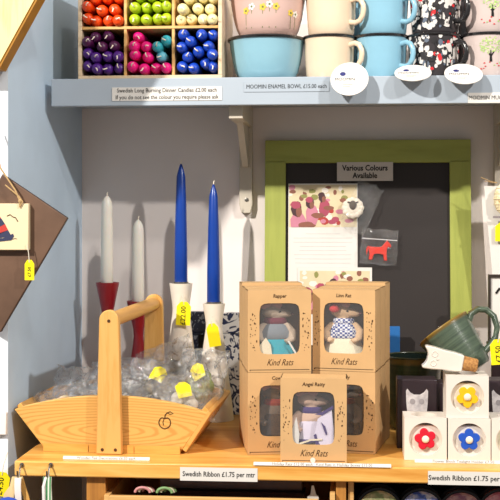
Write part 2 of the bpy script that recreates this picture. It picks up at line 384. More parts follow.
def put_candle(proto, u, v, comp, first, k):
    row, c = comp
    x0 = [bx0+.0072, bx0+hw+xd[0]+.0027, bx0+hw+xd[1]+.0027][c]; x1 = [bx0+hw+xd[0]-.0027, bx0+hw+xd[1]-.0027, bx1-.0072][c]
    z0 = ZS+.0068 if row else ZS+zm+.0032; z1 = ZS+zm-.0027 if row else ZS+H-.0065
    dy = R.uniform(-.004, .014)
    p = P(u, v, YB-.006+dy)
    x = min(max(p.x, x0+CR), x1-CR); z = min(max(p.z, z0+CR), z1-CR)
    o = proto if first else dup(proto)
    o.location = (x, YB-.006+dy, z); o.rotation_euler = (0, R.uniform(-pi, pi), 0)
    return o
for si, (name, h, where, rws) in enumerate(sets):
    pr = candle_proto(col('wax_'+name.replace(' ', '_'), h, .35, var=.05, coat=.15)); comp = (si//3, si % 3); first = True
    if name == 'purple': pr2 = candle_proto(col('wax_plum', '#4a1242', .35, var=.05, coat=.15)); f2 = True
    for ri, row in enumerate(rws):
        for ci, (u, v) in enumerate(sorted(row)):
            if name == 'purple' and ri >= 2: o = put_candle(pr2, u, v, comp, f2, 0); f2 = False; nm = 'plum'
            else: o = put_candle(pr, u, v, comp, first, 0); first = False; nm = name
            tag(o, f'{nm} dinner candle in the {where} compartment, {rows_[ri]}, {ords[ci]} from left', 'candle', 'dinner candles in the compartment box')
tp = None
for h, (u, v), lab in turq:
    pr = candle_proto(col('wax_turquoise'+h[1:], h, .35, var=.05, coat=.15)); put_candle(pr, u, v, (1, 1), True, 0)
    tag(pr, ('pale ' if h == '#66b8cc' else '')+'turquoise dinner candle, '+lab, 'candle', 'dinner candles in the compartment box')

# ------------------------------------------------------------------ enamel bowls and mugs
def cyl_patch(mb, outline, rf, mi, off=.0007):      # outline in (angle*r, z) -> on a curved wall of radius rf(z)
    vs = []
    for a, z in outline:
        r = rf(z)+off; ang = -pi/2+a/rf(z); vs.append(mb.bm.verts.new((r*cos(ang), r*sin(ang), z)))
    f = mb.bm.faces.new(vs); f.material_index = mi
def blob(cx, cz, r, n=8, sz=1.0, jit=.0): return [(cx+r*cos(2*pi*k/n)*(1+R.uniform(-jit, jit)), cz+r*sz*sin(2*pi*k/n)*(1+R.uniform(-jit, jit))) for k in range(n)]
def handle_bm(rf, h, a, col_mi=0):
    mb = MB(); d = Vector((cos(a), sin(a), 0))
    z0, z1 = h*.26, h*.8; r0, r1 = rf(z0)-.001, rf(z1)-.001; pts = []
    prof = [(r1, z1), (r1+.012, z1+.002), (r1+.021, z1-.002), (r1+.026, z1-.011), (r1+.027, (z0+z1)/2+.002), (r1+.025, z0+.012), (r1+.019, z0+.003), (r1+.01, z0), (r0, z0+.002)]
    mb.tube([d*r+Vector((0, 0, z)) for r, z in prof], [.005]*9, 10, flat=.9); return mb
def mug(mat, label, loc, ha, group, decor=None, rt=.047, rb=.042, h=.077, inner='enamel_white', hmat=None, rz=0):
    t = thing('enamel_mug', label, 'mug', loc, rz, group)
    rf = lambda z: rb+(rt-rb)*min(1, max(0, z/h))**.8 if z > .004 else rb-.001
    prof = [(0, .001), (rb-.006, .001), (rb-.002, .0005), (rb, .004), (rf(.02), .02), (rf(.04), .04), (rf(.06), .06), (rt, h-.001), (rt-.0015, h-.001), (rb-.003, .006), (0, .005)]
    mb = MB(); mb.lathe(prof, 48, mis=[0]*7+[0]+[1, 1]); mb.build('body', [mat, enamel(inner, '#ece8e2')], t)
    mb = MB(); mb.tube([(rt*cos(2*pi*k/48), rt*sin(2*pi*k/48), h) for k in range(48)], .0030, 8, close=True); mb.build('rim', M['black_rim'], t)
    if ha is not None: handle_bm(rf, h, ha).build('handle', hmat or mat, t)
    if decor: decor(t, rf, h)
    return t
def bowl(mat, label, loc, group, decor=None, rz=0):
    t = thing('enamel_bowl', label, 'bowl', loc, rz, group)
    rt, h = .0705, .0755
    P_ = [(.046, .0), (.052, .004), (.058, .015), (.0635, .035), (.067, .055), (.0695, .072), (rt, h)]
    def rf(z):
        for (a, za), (b, zb) in zip(P_, P_[1:]):
            if za <= z <= zb: return a+(b-a)*(z-za)/(zb-za)
        return rt
    prof = [(0, .001)]+P_+[(rt-.002, h), (.065, .05), (.055, .015), (.045, .004), (0, .004)]
    mb = MB(); mb.lathe(prof, 56, mis=[0]*7+[1]*5); mb.build('body', [mat, enamel('enamel_white', '#ece8e2')], t)
    mb = MB(); mb.tube([(rt*cos(2*pi*k/56), rt*sin(2*pi*k/56), h) for k in range(56)], .0032, 8, close=True); mb.build('rim', M['black_rim'], t)
    if decor: decor(t, rf, h)
    return t
def flowers_decor(t, rf, h):
    mb = MB()
    for cx, n in ((-.012, 3), (.042, 2), (-.045, 2)):
        for k in range(n):
            x = cx+k*.012-.006; z = .04+R.uniform(-.004, .022)
            for q in range(5): cyl_patch(mb, blob(x+.0042*cos(q*1.257), z+.0042*sin(q*1.257), .0026, 7), rf, 0 if k % 2 == 0 else 2)
            cyl_patch(mb, blob(x, z, .002, 7), rf, 1, .0009)
            cyl_patch(mb, [(x-.0005, z-.004), (x+.0005, z-.004), (x+.0012, .012), (x, .012)], rf, 1)
    mb.build('flower_print', [col('print_yellow', '#e4c64e'), col('print_green', '#6f7a4a'), col('print_white', '#f0ebe2')], t, smooth=False)
def tree_decor(t, rf, h):
    mb = MB()
    cyl_patch(mb, [(-.0022, .026), (.0026, .026), (.0018, .036), (.006, .043), (.0048, .0445), (.001, .0395), (.0005, .047), (-.001, .047), (-.0012, .0395), (-.005, .0445), (-.006, .043), (-.002, .036)], rf, 0)
    for k in range(90):
        a = R.uniform(0, 2*pi); r = sqrt(R.random())*.019
        cyl_patch(mb, blob(r*cos(a)*1.05, .055+r*sin(a)*.8, R.uniform(.001, .0019), 6, .8), rf, 1 if R.random() < .75 else 2, .0007)
    for k in range(10): cyl_patch(mb, blob(R.uniform(-.02, .018), R.uniform(.012, .026), R.uniform(.0013, .002), 6, .7), rf, R.choice([1, 3, 3]), .0007)
    mb.build('tree_print', [M['ink'], col('print_leaf', '#9fbf6a'), col('print_leaf_pale', '#cfe09a'), col('print_red', '#c8262c')], t, smooth=False)
def berry_decor(t, rf, h):
    mb = MB()
    for k in range(150):
        a = R.uniform(-.055, .055); z = R.uniform(.01, .074)
        cyl_patch(mb, blob(a, z, R.uniform(.0025, .0065), 7, R.uniform(.6, 1.5), .25), rf, R.choice([0, 0, 0, 0, 0, 1, 1, 2, 3]), .0007+k*.000008)
    for k in range(8):
        a = R.uniform(-.05, .05); z = R.uniform(.02, .06)
        cyl_patch(mb, [(a-.001, z-.014), (a+.0012, z-.014), (a+.0015, z), (a+.004, z+.01), (a+.0028, z+.01), (a, z+.003), (a-.003, z+.009), (a-.004, z+.008), (a-.001, z)], rf, 1, .0021)
    mb.build('garden_print', [col('print_pale', '#d8d2cc'), col('print_black', '#201d1f'), col('print_red', '#c8262c'), col('print_slate', '#5a6474')], t, smooth=False)

YM = -.187
E = {'cream': enamel('enamel_cream', '#e4ccb0'), 'blue': enamel('enamel_sky_blue', '#86b4c8'), 'pink': enamel('enamel_pale_pink', '#d3b2a8'),
     'black': enamel('enamel_black_garden', '#3a3638'), 'rose': enamel('enamel_grey_rose', '#c9b8b2'), 'bowl_blue': enamel('enamel_bowl_blue', '#8ab6c6')}
HK = M['black_rim']; mh = .0835
pb = P(266.5, 60, YM-.0)
bowl(E['bowl_blue'], 'sky blue enamel bowl with dark rim, lower of two stacked bowls', (pb.x, -.178, ZS+.0002), 'enamel bowls on the shelf')
bowl(E['pink'], 'pale pink enamel bowl with printed flowers, stacked on the blue bowl', (pb.x+.002, -.178, ZS+.0795), 'enamel bowls on the shelf', flowers_decor, .2)
mugs = [(329.5, 'cream', 'plain cream enamel mug with dark rim', radians(-35), None, None),
        (381.5, 'blue', 'sky blue enamel mug with dark rim', radians(-40), None, None),
        (433.5, 'black', 'black and pale patterned enamel mug with black handle', radians(-40), berry_decor, HK),
        (488, 'rose', 'grey-pink enamel mug printed with a green leafy tree', radians(-5), tree_decor, None)]
for u, k, lab, ha, dec, hm in mugs:
    x = P(u, 55, YM).x
    for lv in (0, 1):
        mug(E[k], lab+(', upper of its stack' if lv else ', standing on the shelf board'), (x+(.003 if lv else 0), YM, ZS+.0002+lv*.0805), ha, 'enamel mugs stacked on the shelf', dec, hmat=hm)
for u, k, lab, ha in ((343, 'blue', 'sky blue enamel mug in the row behind, handle showing between cream and blue stacks', radians(-8)), (448, 'black', 'black handled enamel mug in the row behind the patterned mugs', radians(-20))):
    x = P(u, 55, -.08).x
    for lv in (0, 1):
        mug(E[k], lab+(', upper' if lv else ', lower'), (x, -.08, ZS+.0002+lv*.0805), ha, 'enamel mugs stacked on the shelf', None, hmat=HK if k == 'black' else None)

# round swing tags hanging on the shelf edge
def swing_tag(u, v, rad, tilt, label, y, strp):
    p = P(u, v, y)
    t = thing('round_swing_tag', label, 'tag', p, (-tilt, 0, radians(R.uniform(-4, 4))), 'round mug tags on the shelf edge')
    mb = MB(); mb.disc(0, 0, rad, -.0006, .0006, seg=40); mb.build('card', M['paper'], t, smooth=False)
    mb = MB(); mb.disc(-.012, .010, .0052, -.0009, -.0006, seg=20, sz=.8); mb.build('oval_mark', col('mark_navy', '#2b2f6e'), t, smooth=False)
    text('MOOMIN', .0085, M['ink'], t, (-.008, -.0008, -.001))
    mb = MB()
    for k in range(3): mb.disc(.0, -.0095-k*.004, .0002, -.0008, -.0006)
    for k, w in enumerate((.018, .014)): mb.box(-.012, -.0008, -.012-k*.004, -.012+w, -.0006, -.0112-k*.004)
    mb.build('small_print', M['ink_soft'], t, smooth=False)
    mb = MB(); mb.tube([(0, -.001, rad*.8), (.002, .002, rad+.003), strp], .0005, 5); mb.build('string', M['string'], t)
swing_tag(349.5, 79, .0335, radians(24), 'large round white tag below the cream mug handle', -.275, (.004, .03, .045))
swing_tag(413, 73, .0325, radians(58), 'round white tag tilted back under the blue mug handle', -.266, (.002, .04, .052))
swing_tag(463.5, 74, .0335, radians(52), 'round white tag tilted back between patterned and tree mugs', -.266, (.002, .04, .055))

# ================================================================== worktop unit and what stands below it
wl = G(15.6, 462, ZT)
YC = -.515
wt = thing('display_counter', 'orange pine display counter with worktop and uprights', 'counter', (0, 0, 0))
mb = MB(); mb.box(XW+.006, YC, ZT-.0245, .42, -.001, ZT); mb.build('worktop', M['pine'], wt, bevel=.0025)
for u, w in ((96, .031), (341, .016), (560, .03)):
    x = P(u, 490, YC+.012).x; mb = MB(); mb.box(x-w/2, YC+.012, .0005, x+w/2, -.02, ZT-.0247); mb.build('upright', M['pine_dk'], wt, bevel=.001)
xa, xb2 = P(96, 490, YC+.012).x, P(560, 490, YC+.012).x
mb = MB(); mb.box(xa, -.019, .1, xb2, -.012, ZT-.0247); mb.build('back_panel', col('dark_back_board', '#3a2b22'), wt, smooth=False)
mb = MB(); mb.box(xa+.016, YC+.03, .755, xb2-.016, -.02, .77); mb.build('lower_shelf', M['pine_dk'], wt, smooth=False)

def counter_label(label, u0, u1, v0, v1, s, size, sx=1.0, bold=.0001):
    return lip_label('price_label', label, u0, u1, v0, v1, [s], size, sx=sx, y=YC-.00095, bold=bold)
counter_label('white ribbon price label on the counter edge below the basket', 180, 257.5, 468.5, 480.5, 'Swedish Ribbon £1.75 per mtr', .0112, .83)
counter_label('white ribbon price label on the counter edge below the flower blocks', 428, 512, 472.5, 484.5, 'Swedish Ribbon £1.75 per mtr', .0112, .92)
def strip_label(label, u0, u1, v, s, size, sx=1.0):              # small strip standing on the worktop edge
    a, b = G(u0, v, ZT), G(u1, v, ZT); y = (a.y+b.y)/2
    t = thing('price_strip', label, 'label', ((a.x+b.x)/2, y, ZT+.0003), atan2(b.y-a.y, b.x-a.x)*0)
    w = (b.x-a.x)/2; h = .0056
    mb = MB(); mb.box(-w, 0, 0, w, .0008, h); mb.build('paper', M['paper'], t, smooth=False, rot=(radians(-35), 0, 0))
    text(s, size*.85, M['ink_soft'], t, (0, -.0003+h/2*sin(radians(35)), h/2*cos(radians(35))), rot=(pi/2-radians(35), 0, 0), sx=sx)
strip_label('narrow white strip label lying before the wooden basket', 62, 150, 460, 'Wooden Felt Decorations £6.50 each', .0075, .98)
strip_label('narrow white strip label lying before the doll boxes', 253, 391, 466.5, 'Holiday Rats £12.00 each   Kind Rats in Holiday Boxes £15.00', .0075, .98)
strip_label('narrow white strip label lying before the flower blocks', 415, 512, 463.5, 'Flower Block Tealight Holder £7.50', .0075, 1.05)

# trays with ribbons below the worktop
def tray(label, u0, u1, vtop, y0, y1, ufl=None):
    a, b = P(u0, vtop, y0), P(u1, vtop, y0); z0 = .7705; t = thing('ribbon_tray', label, 'tray', ((a.x+b.x)/2, y0, z0)); w = (b.x-a.x)/2; h = a.z-z0
    return t, w, h
t1, w1, h1 = tray('plain wooden tray of ribbons below the counter, left of the reels', 104, 335, 495, YC+.003, -.16)
for s in (-1, 1):
    mb = MB(); x = s*(w1-.004); mb.box(x-.004, 0, 0, x+.004, .25, h1+(0 if s < 0 else .009)); mb.build('side', M['tray'], t1, bevel=.0008)
mb = MB(); mb.box(-w1+.0082, 0, 0, w1-.0262, .008, h1-.001); mb.build('front', M['tray'], t1, bevel=.0008)
mb = MB(); mb.box(-w1+.0082, .242, 0, w1-.0082, .25, h1); mb.build('back', M['pine_dk'], t1)
mb = MB(); mb.box(-w1+.0082, .0083, 0, w1-.0082, .2418, .005); mb.build('base', M['tray'], t1)
rl = P(160, 487, -.42); rr2 = P(302, 487, -.42)
mb = MB(); zc = -.012
mb.lathe([(0, 0), (.012, 0), (.0145, .001), (.0145, rr2.x-rl.x-.001), (.012, rr2.x-rl.x), (0, rr2.x-rl.x)], 24, mat=Matrix.Rotation(pi/2, 4, 'Y'))
tag(mb.build('cloth_roll', M['darkcloth'], None, (rl.x, -.41, .8435)), 'dark grey cloth roll lying inside the wooden ribbon tray', 'cloth')
mb = MB(); mb.box(rl.x-.002, -.43, .7765, rr2.x+.004, -.385, .829)
tag(mb.build('storage_carton', M['darkbox'], None), 'dark carton in the tray under the grey cloth roll', 'carton')
def ribbon_loop(u, v, c1, c2, label):
    p = P(u, 499, YC+.012); y0 = YC+.018; z0 = t1.location.z+h1
    mb = MB()
    for k in range(3):
        w = .012-.0015*k
        pts = [(w*cos(a)+k*.004-.003, y0-.003+.004*k, z0+.0025+(.008-.001*k)*sin(a)) for a in [pi*q/12 for q in range(13)]]
        mb.tube(pts, .0022, 8, mi=k % 2)
    o = mb.build('ribbon_bundle', [c1, c2], None, (p.x, 0, 0)); tag(o, label, 'ribbon', 'ribbons in the tray')
ribbon_loop(144, 496, col('rib_pink', '#c58a8a'), col('rib_cream', '#ddcdb8'), 'pink and cream braided ribbon looped over the tray front')
ribbon_loop(166, 496, col('rib_green', '#7ba06a'), col('rib_pale', '#d9d6b8'), 'green and pale ribbon looped over the tray front')
mb = MB(); p = P(313, 496, YC+.03)
mb.prism([(-.009, -.06), (.009, -.06), (.009, 0), (.005, .004), (.001, .018), (-.002, .018), (-.004, .004), (-.009, 0)], 0, .0012); o = mb.build('ribbon_card', [M['paper']], None, (p.x, p.y, p.z-.003)); tag(o, 'white ribbon card with teal band standing at the tray right end', 'card')
mb = MB(); mb.box(-.0088, -.0008, -.012, .0088, -.0001, -.004); mb.build('band', col('teal', '#3a8c96'), o, smooth=False); o.location.z = .7765+.06

t2, w2, h2 = tray('wooden tray holding upright black ribbon reels at lower right', 348, 545, 481, YC+.02, -.16)
for s in (-1, 1):
    mb = MB(); x = s*(w2-.0045); mb.box(x-.0045, 0, 0, x+.0045, .25, h2); mb.build('side', M['tray'], t2, bevel=.0008)
mb = MB(); mb.box(-w2+.0092, 0, 0, w2-.0092, .006, .02); mb.build('front', M['tray'], t2)
mb = MB(); mb.box(-w2+.0092, .0063, 0, w2-.0092, .25, .005); mb.build('base', M['tray'], t2)
def reel(u, rad, c1, c2, label, tilt=.45):
    p = P(u, 500, YC+.05)
    t = thing('ribbon_reel', label, 'reel', (p.x, YC+.05, .7765+rad+.0), (-tilt*0, 0, 0), 'ribbon reels in the tray')
    mt = two_tone('ribbon_coil_'+c1[1:]+c2[1:], c1, c2, 70, .5, 'noise', .7, .12, 1.0)
    rot = Matrix.Rotation(pi/2, 4, 'X')
    mb = MB(); mb.lathe([(0, -.016), (rad, -.016), (rad, -.014), (0, -.014)], 40, mat=rot); mb.build('flange', M['rubber'], t)
    mb = MB(); mb.lathe([(0, .012), (rad, .012), (rad, .0145), (rad*.93, .0145), (rad*.92, .012)], 40, mat=rot); mb.build('flange', M['rubber'], t)
    mb = MB(); mb.lathe([(.008, -.0138), (rad*.85, -.0138), (rad*.85, .0118)], 40, mat=rot); mb.build('wound_ribbon', mt, t)
    mb = MB(); mb.lathe([(.008, .0148), (.012, .0168), (rad*.5, .019), (rad*.82, .0178), (rad*.89, .0148)], 40, mat=rot); mb.build('ribbon_face', mt, t)
    mb = MB(); mb.lathe([(.0079, .0145), (.0079, .021), (.0055, .021), (.0055, .0145)], 20, mat=rot); mb.build('hub', M['rubber'], t)
    return t
reel(379, .0375, '#c8b98e', '#7d8a5c', 'black ribbon reel wound with cream and green ribbon, leftmost in the tray')
reel(421, .0375, '#c9c8cf', '#3f5aa8', 'black ribbon reel wound with blue and white ribbon')
reel(461, .037, '#cda6a0', '#8b5d74', 'black ribbon reel wound with dusty pink and purple ribbon')
reel(501, .0385, '#d9a9ad', '#b86a7c', 'black ribbon reel wound with rose pink ribbon, cut by the right edge')

# hooks on the counter edge and straps hanging from them
def hook(u, label):
    p = P(u, 465, YC); t = thing('brass_cup_hook', label, 'hook', (p.x, YC-.0005, p.z), group='hooks on the counter edge')
    mb = MB(); mb.tube([(0, 0, 0), (0, -.007, .0), (0, -.012, -.004), (0, -.014, -.011), (0, -.017, -.016), (0, -.022, -.0165), (0, -.026, -.011), (0, -.027, -.004)], .0015, 8); mb.build('shank', M['steel'], t)
    mb = MB(); mb.lathe([(0, 0), (.004, 0), (.003, .002), (0, .002)], 14, mat=Matrix.Rotation(pi/2, 4, 'X')); mb.build('rose', M['steel'], t)
    return p
ph1 = hook(22, 'small brass hook at the counter left corner holding beige straps'); ph2 = hook(51, 'small brass hook holding the green and white strap')
def strap(mb, pts, w, th, mi=0):
    n = len(pts); L = []
    for x, y, z in pts: L.append([mb.bm.verts.new((x+a*w, y+b*th, z)) for a, b in ((-1, -1), (1, -1), (1, 1), (-1, 1))])
    for i in range(n-1):
        for k in range(4): mb.bm.faces.new([L[i][k], L[i][(k+1) % 4], L[i+1][(k+1) % 4], L[i+1][k]]).material_index = mi
    mb.bm.faces.new(L[0]); mb.bm.faces.new(L[-1])
hy = YC-.0225
t = thing('hanging_strap', 'beige and white strap bundle with blue fabric, hanging on the leftmost hook', 'strap', (ph1.x, hy, ph1.z-.016))
mb = MB(); strap(mb, [(-.001, 0, .002), (-.004, -.002, -.012), (-.013, -.003, -.024), (-.02, -.003, -.06)], .0085, .002); mb.build('beige_loop', col('strap_beige', '#d9bd8a', .8), t)
mb = MB(); strap(mb, [(.0005, -.003, .001), (.001, -.006, -.012), (.002, -.0065, -.03), (.003, -.0065, -.075)], .005, .0014); mb.build('white_loop', col('strap_white', '#ddd6d2', .8), t)
mb = MB(); strap(mb, [(.002, .004, .001), (.006, .005, -.014), (.012, .004, -.03), (.018, .004, -.06)], .0045, .0014); mb.build('tan_loop', col('strap_tan', '#c99850', .8), t)
mb = MB(); mb.ball((-.010, -.021, -.056), (.029, .012, .031)); mb.build('blue_fabric', col('strap_blue', '#2443a4', .8, bump=.4), t)
t = thing('hanging_strap', 'green and white woven strap hanging on the second hook', 'strap', (ph2.x, hy, ph2.z-.016))
gm, nt, b = newmat('green_white_weave'); v = coords(nt, (1, 1, 1)); w = N(nt, 'ShaderNodeTexWave', bands_direction='X', Scale=62.0, Distortion=.4); nt.links.new(v, w.inputs['Vector']); r = ramp(nt, [(.4, rgb('#2f7d43')), (.6, rgb('#d8dccb'))]); nt.links.new(w.outputs['Fac'], r.inputs['Fac']); nt.links.new(r.outputs['Color'], b.inputs['Base Color']); b.inputs['Roughness'].default_value = .8
mb = MB(); strap(mb, [(0, 0, .002), (0, -.002, -.012), (.001, -.002, -.03), (.001, -.002, -.08)], .0065, .0022); mb.build('woven_band', gm, t)
mb = MB(); strap(mb, [(-.002, -.002, .002), (-.005, -.0065, -.012), (-.0045, -.0068, -.03), (-.0042, -.0068, -.08)], .002, .001); mb.build('pale_edge', col('strap_white', '#ddd6d2', .8), t)

# ================================================================== blackboard
BX0, BX1 = P(265, 300, -.03).x, P(471, 300, -.03).x; bw = (BX1-BX0)/2; bxc = (BX0+BX1)/2
BH = P(368, 140, -.02).z-ZT; lean = radians(4.2); BY = -.064
bb = thing('framed_blackboard', 'blackboard in a wide green wooden frame leaning on the back wall', 'board', (bxc, BY, ZT+.0015), (-lean, 0, 0))
fw, ft = .041, .02
for s in (-1, 1):
    mb = MB(); mb.box(s*bw-(fw if s > 0 else 0), 0, 0, s*bw+(fw if s < 0 else 0), ft, BH-fw-.0001); mb.build('frame_stile', M['green'], bb, bevel=.001)
mb = MB(); mb.box(-bw, 0, BH-fw-.004, bw, ft, BH); mb.build('frame_rail', M['green_h'], bb, bevel=.001)
mb = MB(); mb.box(-bw+fw, 0, 0, bw-fw, ft, fw); mb.build('frame_rail', M['green_h'], bb, bevel=.001)
mb = MB(); mb.box(-bw+fw-.003, .008, fw-.003, bw-fw+.003, .014, BH-fw+.003); mb.build('board_panel', M['chalk'], bb, smooth=False)
RX = Matrix.Translation((bxc, BY, ZT+.0015)) @ Matrix.Rotation(-lean, 4, 'X')
def onboard(u, v, off=.0):                  # point of the photo on the leaning board surface (+off towards the viewer)
    o = RX @ Vector((0, .008-off, 0)); n = RX.to_3x3() @ Vector((0, -1, 0)); d = ray(u, v)
    return CAM + d*((o-CAM).dot(n)/d.dot(n))
def flat_on_board(name, label, cat, u0, u1, v0, v1, off=.001, mat='paper', th=.0006):
    a, b = onboard(u0, v1, off), onboard(u1, v0, off)
    t = thing(name, label, cat, (((a+b)/2).x, a.y, a.z), (-lean, 0, 0)); w = (b.x-a.x)/2; h = (b-a).length*cos(atan2(b.x-a.x, (b.z-a.z)/cos(lean)))
    mb = MB(); mb.box(-w, 0, 0, w, th, h); mb.build('sheet', M[mat], t, smooth=False)
    return t, w, h
t, w, h = flat_on_board('board_sign', 'greyish sign reading Various Colours Available at the blackboard top', 'sign', 337, 393, 162, 181, .0095, 'paper_grey')
text('Various Colours', .0155, M['ink'], t, (0, -.0003, h*.68), bold=.0004, sx=.86); text('Available', .0155, M['ink'], t, (0, -.0003, h*.28), bold=.0004, sx=.86)
def picture(t, w, h, x0, x1, z0, z1, seed=1):
    r = random.Random(seed); mats = [col('pic_'+n, c, .5) for n, c in (('cream', '#d8c7a2'), ('pink', '#c77f92'), ('dark', '#4a2f33'), ('brown', '#8a5747'), ('rose', '#a84a5e'), ('white', '#e9dfd2'), ('green', '#8c8a4e'), ('red', '#b04038'))]
    mb = MB(); mb.box(x0, -.0004, z0, x1, 0, z1, 0); W, Hh = x1-x0, z1-z0; y = [-.00045]
    def bl(fx, fz, rx, rz, mi, n=14, jit=.12):
        pts = [(min(max(x0+W*fx+W*rx*cos(2*pi*k/n)*(1+r.uniform(-jit, jit)), x0), x1), min(max(z0+Hh*fz+Hh*rz*sin(2*pi*k/n)*(1+r.uniform(-jit, jit)), z0), z1)) for k in range(n)]
        y[0] -= .00001
        vs = [mb.bm.verts.new((a, y[0], b)) for a, b in pts]; mb.bm.faces.new(vs).material_index = mi
    for k in range(26): bl(r.random(), r.uniform(.62, .97), r.uniform(.02, .06), r.uniform(.03, .08), r.choice([5, 6, 0, 1, 5, 3]), 9)
    for k in range(30): bl(r.uniform(.3, 1), r.uniform(.05, .4), r.uniform(.03, .07), r.uniform(.04, .09), r.choice([1, 4, 7, 5, 1]), 9)
    for fx, fz, s in ((.49, .66, .8), (.31, .52, .95), (.11, .36, 1.25)):             # three women sitting in a row
        bl(fx+.03, fz-.26*s, .1*s, .27*s, 1 if s > .9 else 4); bl(fx+.12*s, fz-.26*s, .1*s, .07*s, 3)
        bl(fx, fz+.05*s, .065*s, .15*s, 2); bl(fx+.028*s, fz+.0, .035*s, .1*s, 3); bl(fx-.012, fz+.13*s, .06*s, .075*s, 4 if s > .9 else 2)
    mb.build('photograph', mats, t, smooth=False)
t, w, h = flat_on_board('information_sheet', 'white sheet with photograph and lines of small print on the blackboard', 'sheet', 288, 357.5, 183.5, 310, .0012)
picture(t, w, h, -w*.98, w*.98, h*.655, h*.99, 3)
mb = MB(); R2 = random.Random(2)
for k in range(9):
    z = h*(.6-.033*k); q = w*R2.uniform(.66, .86) if k not in (0,) else w*.5
    mb.box(-q, -.0003, z, q, 0, z+.0011)
mb.build('small_print', col('print_faint', '#c9c4c0'), t, smooth=False)
t, w, h = flat_on_board('photo_card', 'second photograph card tucked behind the upper doll boxes', 'card', 297.5, 372, 267.5, 345, .0035)
picture(t, w, h, -w*.94, w*.94, h*.4, h*.955, 5)

# small clear bags pinned to the board
def pouch(name, mat, parent, w, h, bulge, seed, n=14, fold=.12):
    r = random.Random(seed); bm = bmesh.new(); V = {}
    for s in (-1, 1):
        for i in range(n+1):
            for j in range(n+1):
                fx, fz = i/n*2-1, j/n*2-1
                e = max(0, (1-fx*fx)*(1-fz*fz))**.5
                if s == 1 and (i in (0, n) or j in (0, n)): V[s, i, j] = V[-1, i, j]; continue
                q = noise.noise(Vector((fx*2.3+seed, fz*2.3, s*3.1)))
                q2 = noise.noise(Vector((fx*5.3+seed, fz*5.3, s*1.7+9)))
                x = fx*w*(1+.1*noise.noise(Vector((fz*2, seed, 0)))); z = fz*h*(1+.1*noise.noise(Vector((fx*2, seed, 5))))
                V[s, i, j] = bm.verts.new((x, s*bulge*e+(q*fold+q2*fold*.5)*min(w, h)*.6, z))
    for s in (-1, 1):
        for i in range(n):
            for j in range(n):
                q = [V[s, i, j], V[s, i+1, j], V[s, i+1, j+1], V[s, i, j+1]]
                try: bm.faces.new(q)
                except ValueError: pass
    me = bpy.data.meshes.new(name); bm.to_mesh(me); bm.free(); me.materials.append(mat); me.polygons.foreach_set('use_smooth', [True]*len(me.polygons))
    o = bpy.data.objects.new(name, me); C.objects.link(o); o.parent = parent; return o
p = onboard(358, 209, .012)
t = thing('bagged_felt_sheep', 'clear bag with a white felt sheep with grey face, pinned to the blackboard', 'ornament', p, (-lean, 0, 0))
o = pouch('clear_bag', M['bagflat'], t, .027, .05, .007, 4, 20, fold=.42); o.rotation_euler = (0, radians(24), 0); o.location = (.006, -.0035, .002)
mb = MB()
for k in range(12): a = 2*pi*k/12; mb.ball((.0145*cos(a), 0, .0145*sin(a)*.95), (.0075, .005, .0075), u=10, v=7)
mb.ball((0, 0, 0), (.0165, .0062, .0165)); mb.build('felt_fleece', col('fleece', '#e4d9c8', .9, bump=.5), t, (-.010, -.001, .002))
mb = MB(); mb.ball((0, -.006, .003), (.0072, .004, .0092)); mb.ball((-.0078, -.005, .0085), (.0034, .002, .0018), rot=Matrix.Rotation(.3, 4, 'Y')); mb.ball((.0078, -.005, .0085), (.0034, .002, .0018), rot=Matrix.Rotation(-.3, 4, 'Y')); mb.build('grey_face', col('sheep_face', '#5d544e', .8), t, (-.010, -.001, .004))
p = onboard(379, 247, .010)
t = thing('bagged_red_horse', 'clear bag with a little red wooden horse, pinned below the felt sheep', 'ornament', p, (-lean, radians(4), 0))
pouch('clear_bag', M['bagflat'], t, .0355, .035, .005, 8, fold=.05).location = (0, -.004, 0)
hs = [(-.024, -.012), (-.026, -.002), (-.025, .004), (-.0215, .0075), (-.018, .0045), (-.008, .0055), (.004, .006), (.009, .0115), (.0135, .0175), (.0155, .0215), (.018, .0175), (.0235, .0125), (.025, .0085), (.0225, .006), (.0185, .008), (.0165, .002), (.0165, -.006), (.0185, -.02), (.012, -.02), (.0095, -.0085), (0, -.0075), (-.009, -.0085), (-.0125, -.02), (-.0195, -.02), (-.0185, -.008), (-.0215, .0015)]
mb = MB(); mb.prism([(x*.95, z-.006) for x, z in hs], -.0025, .0035); mb.build('wooden_horse', col('horse_red', '#d5301c', .4), t, bevel=.0012)
mb = MB(); mb.box(-.034, -.0058, .014, .034, -.0052, .0155); mb.build('zip_seal', col('print_faint', '#c9c4c0'), t, smooth=False)

# ================================================================== candlesticks
def stick(u, vtop, y, prof, mat, label, group, z0=ZT):
    p = P(u, vtop, y); h = p.z-z0
    t = thing('candlestick', label, 'candlestick', (p.x, y, z0+.0004), group=group)
    mb = MB(); mb.lathe([(0, 0)]+[(r, f*h) for r, f in prof]+[(prof[-1][0]-.003, h), (prof[-1][0]-.006, h-.006), (0, h-.006)], 40); mb.build('turned_body', mat, t)
    if mat is M['white_wood']:
        mb = MB(); mb.lathe([(.0128, h-.001), (.0145, h-.001), (.0145, h+.003), (.0128, h+.003)], 28); mb.build('metal_cup', M['steel'], t)
    return p, h
wp = [(.040, 0), (.0395, .02), (.037, .12), (.032, .3), (.026, .5), (.0195, .7), (.0165, .79), (.0165, .83), (.0185, .89), (.0225, 1.0)]
rp = [(.033, 0), (.0325, .02), (.026, .2), (.018, .42), (.0115, .62), (.0095, .7), (.0105, .76), (.016, .87), (.0225, .985), (.0228, 1.0)]
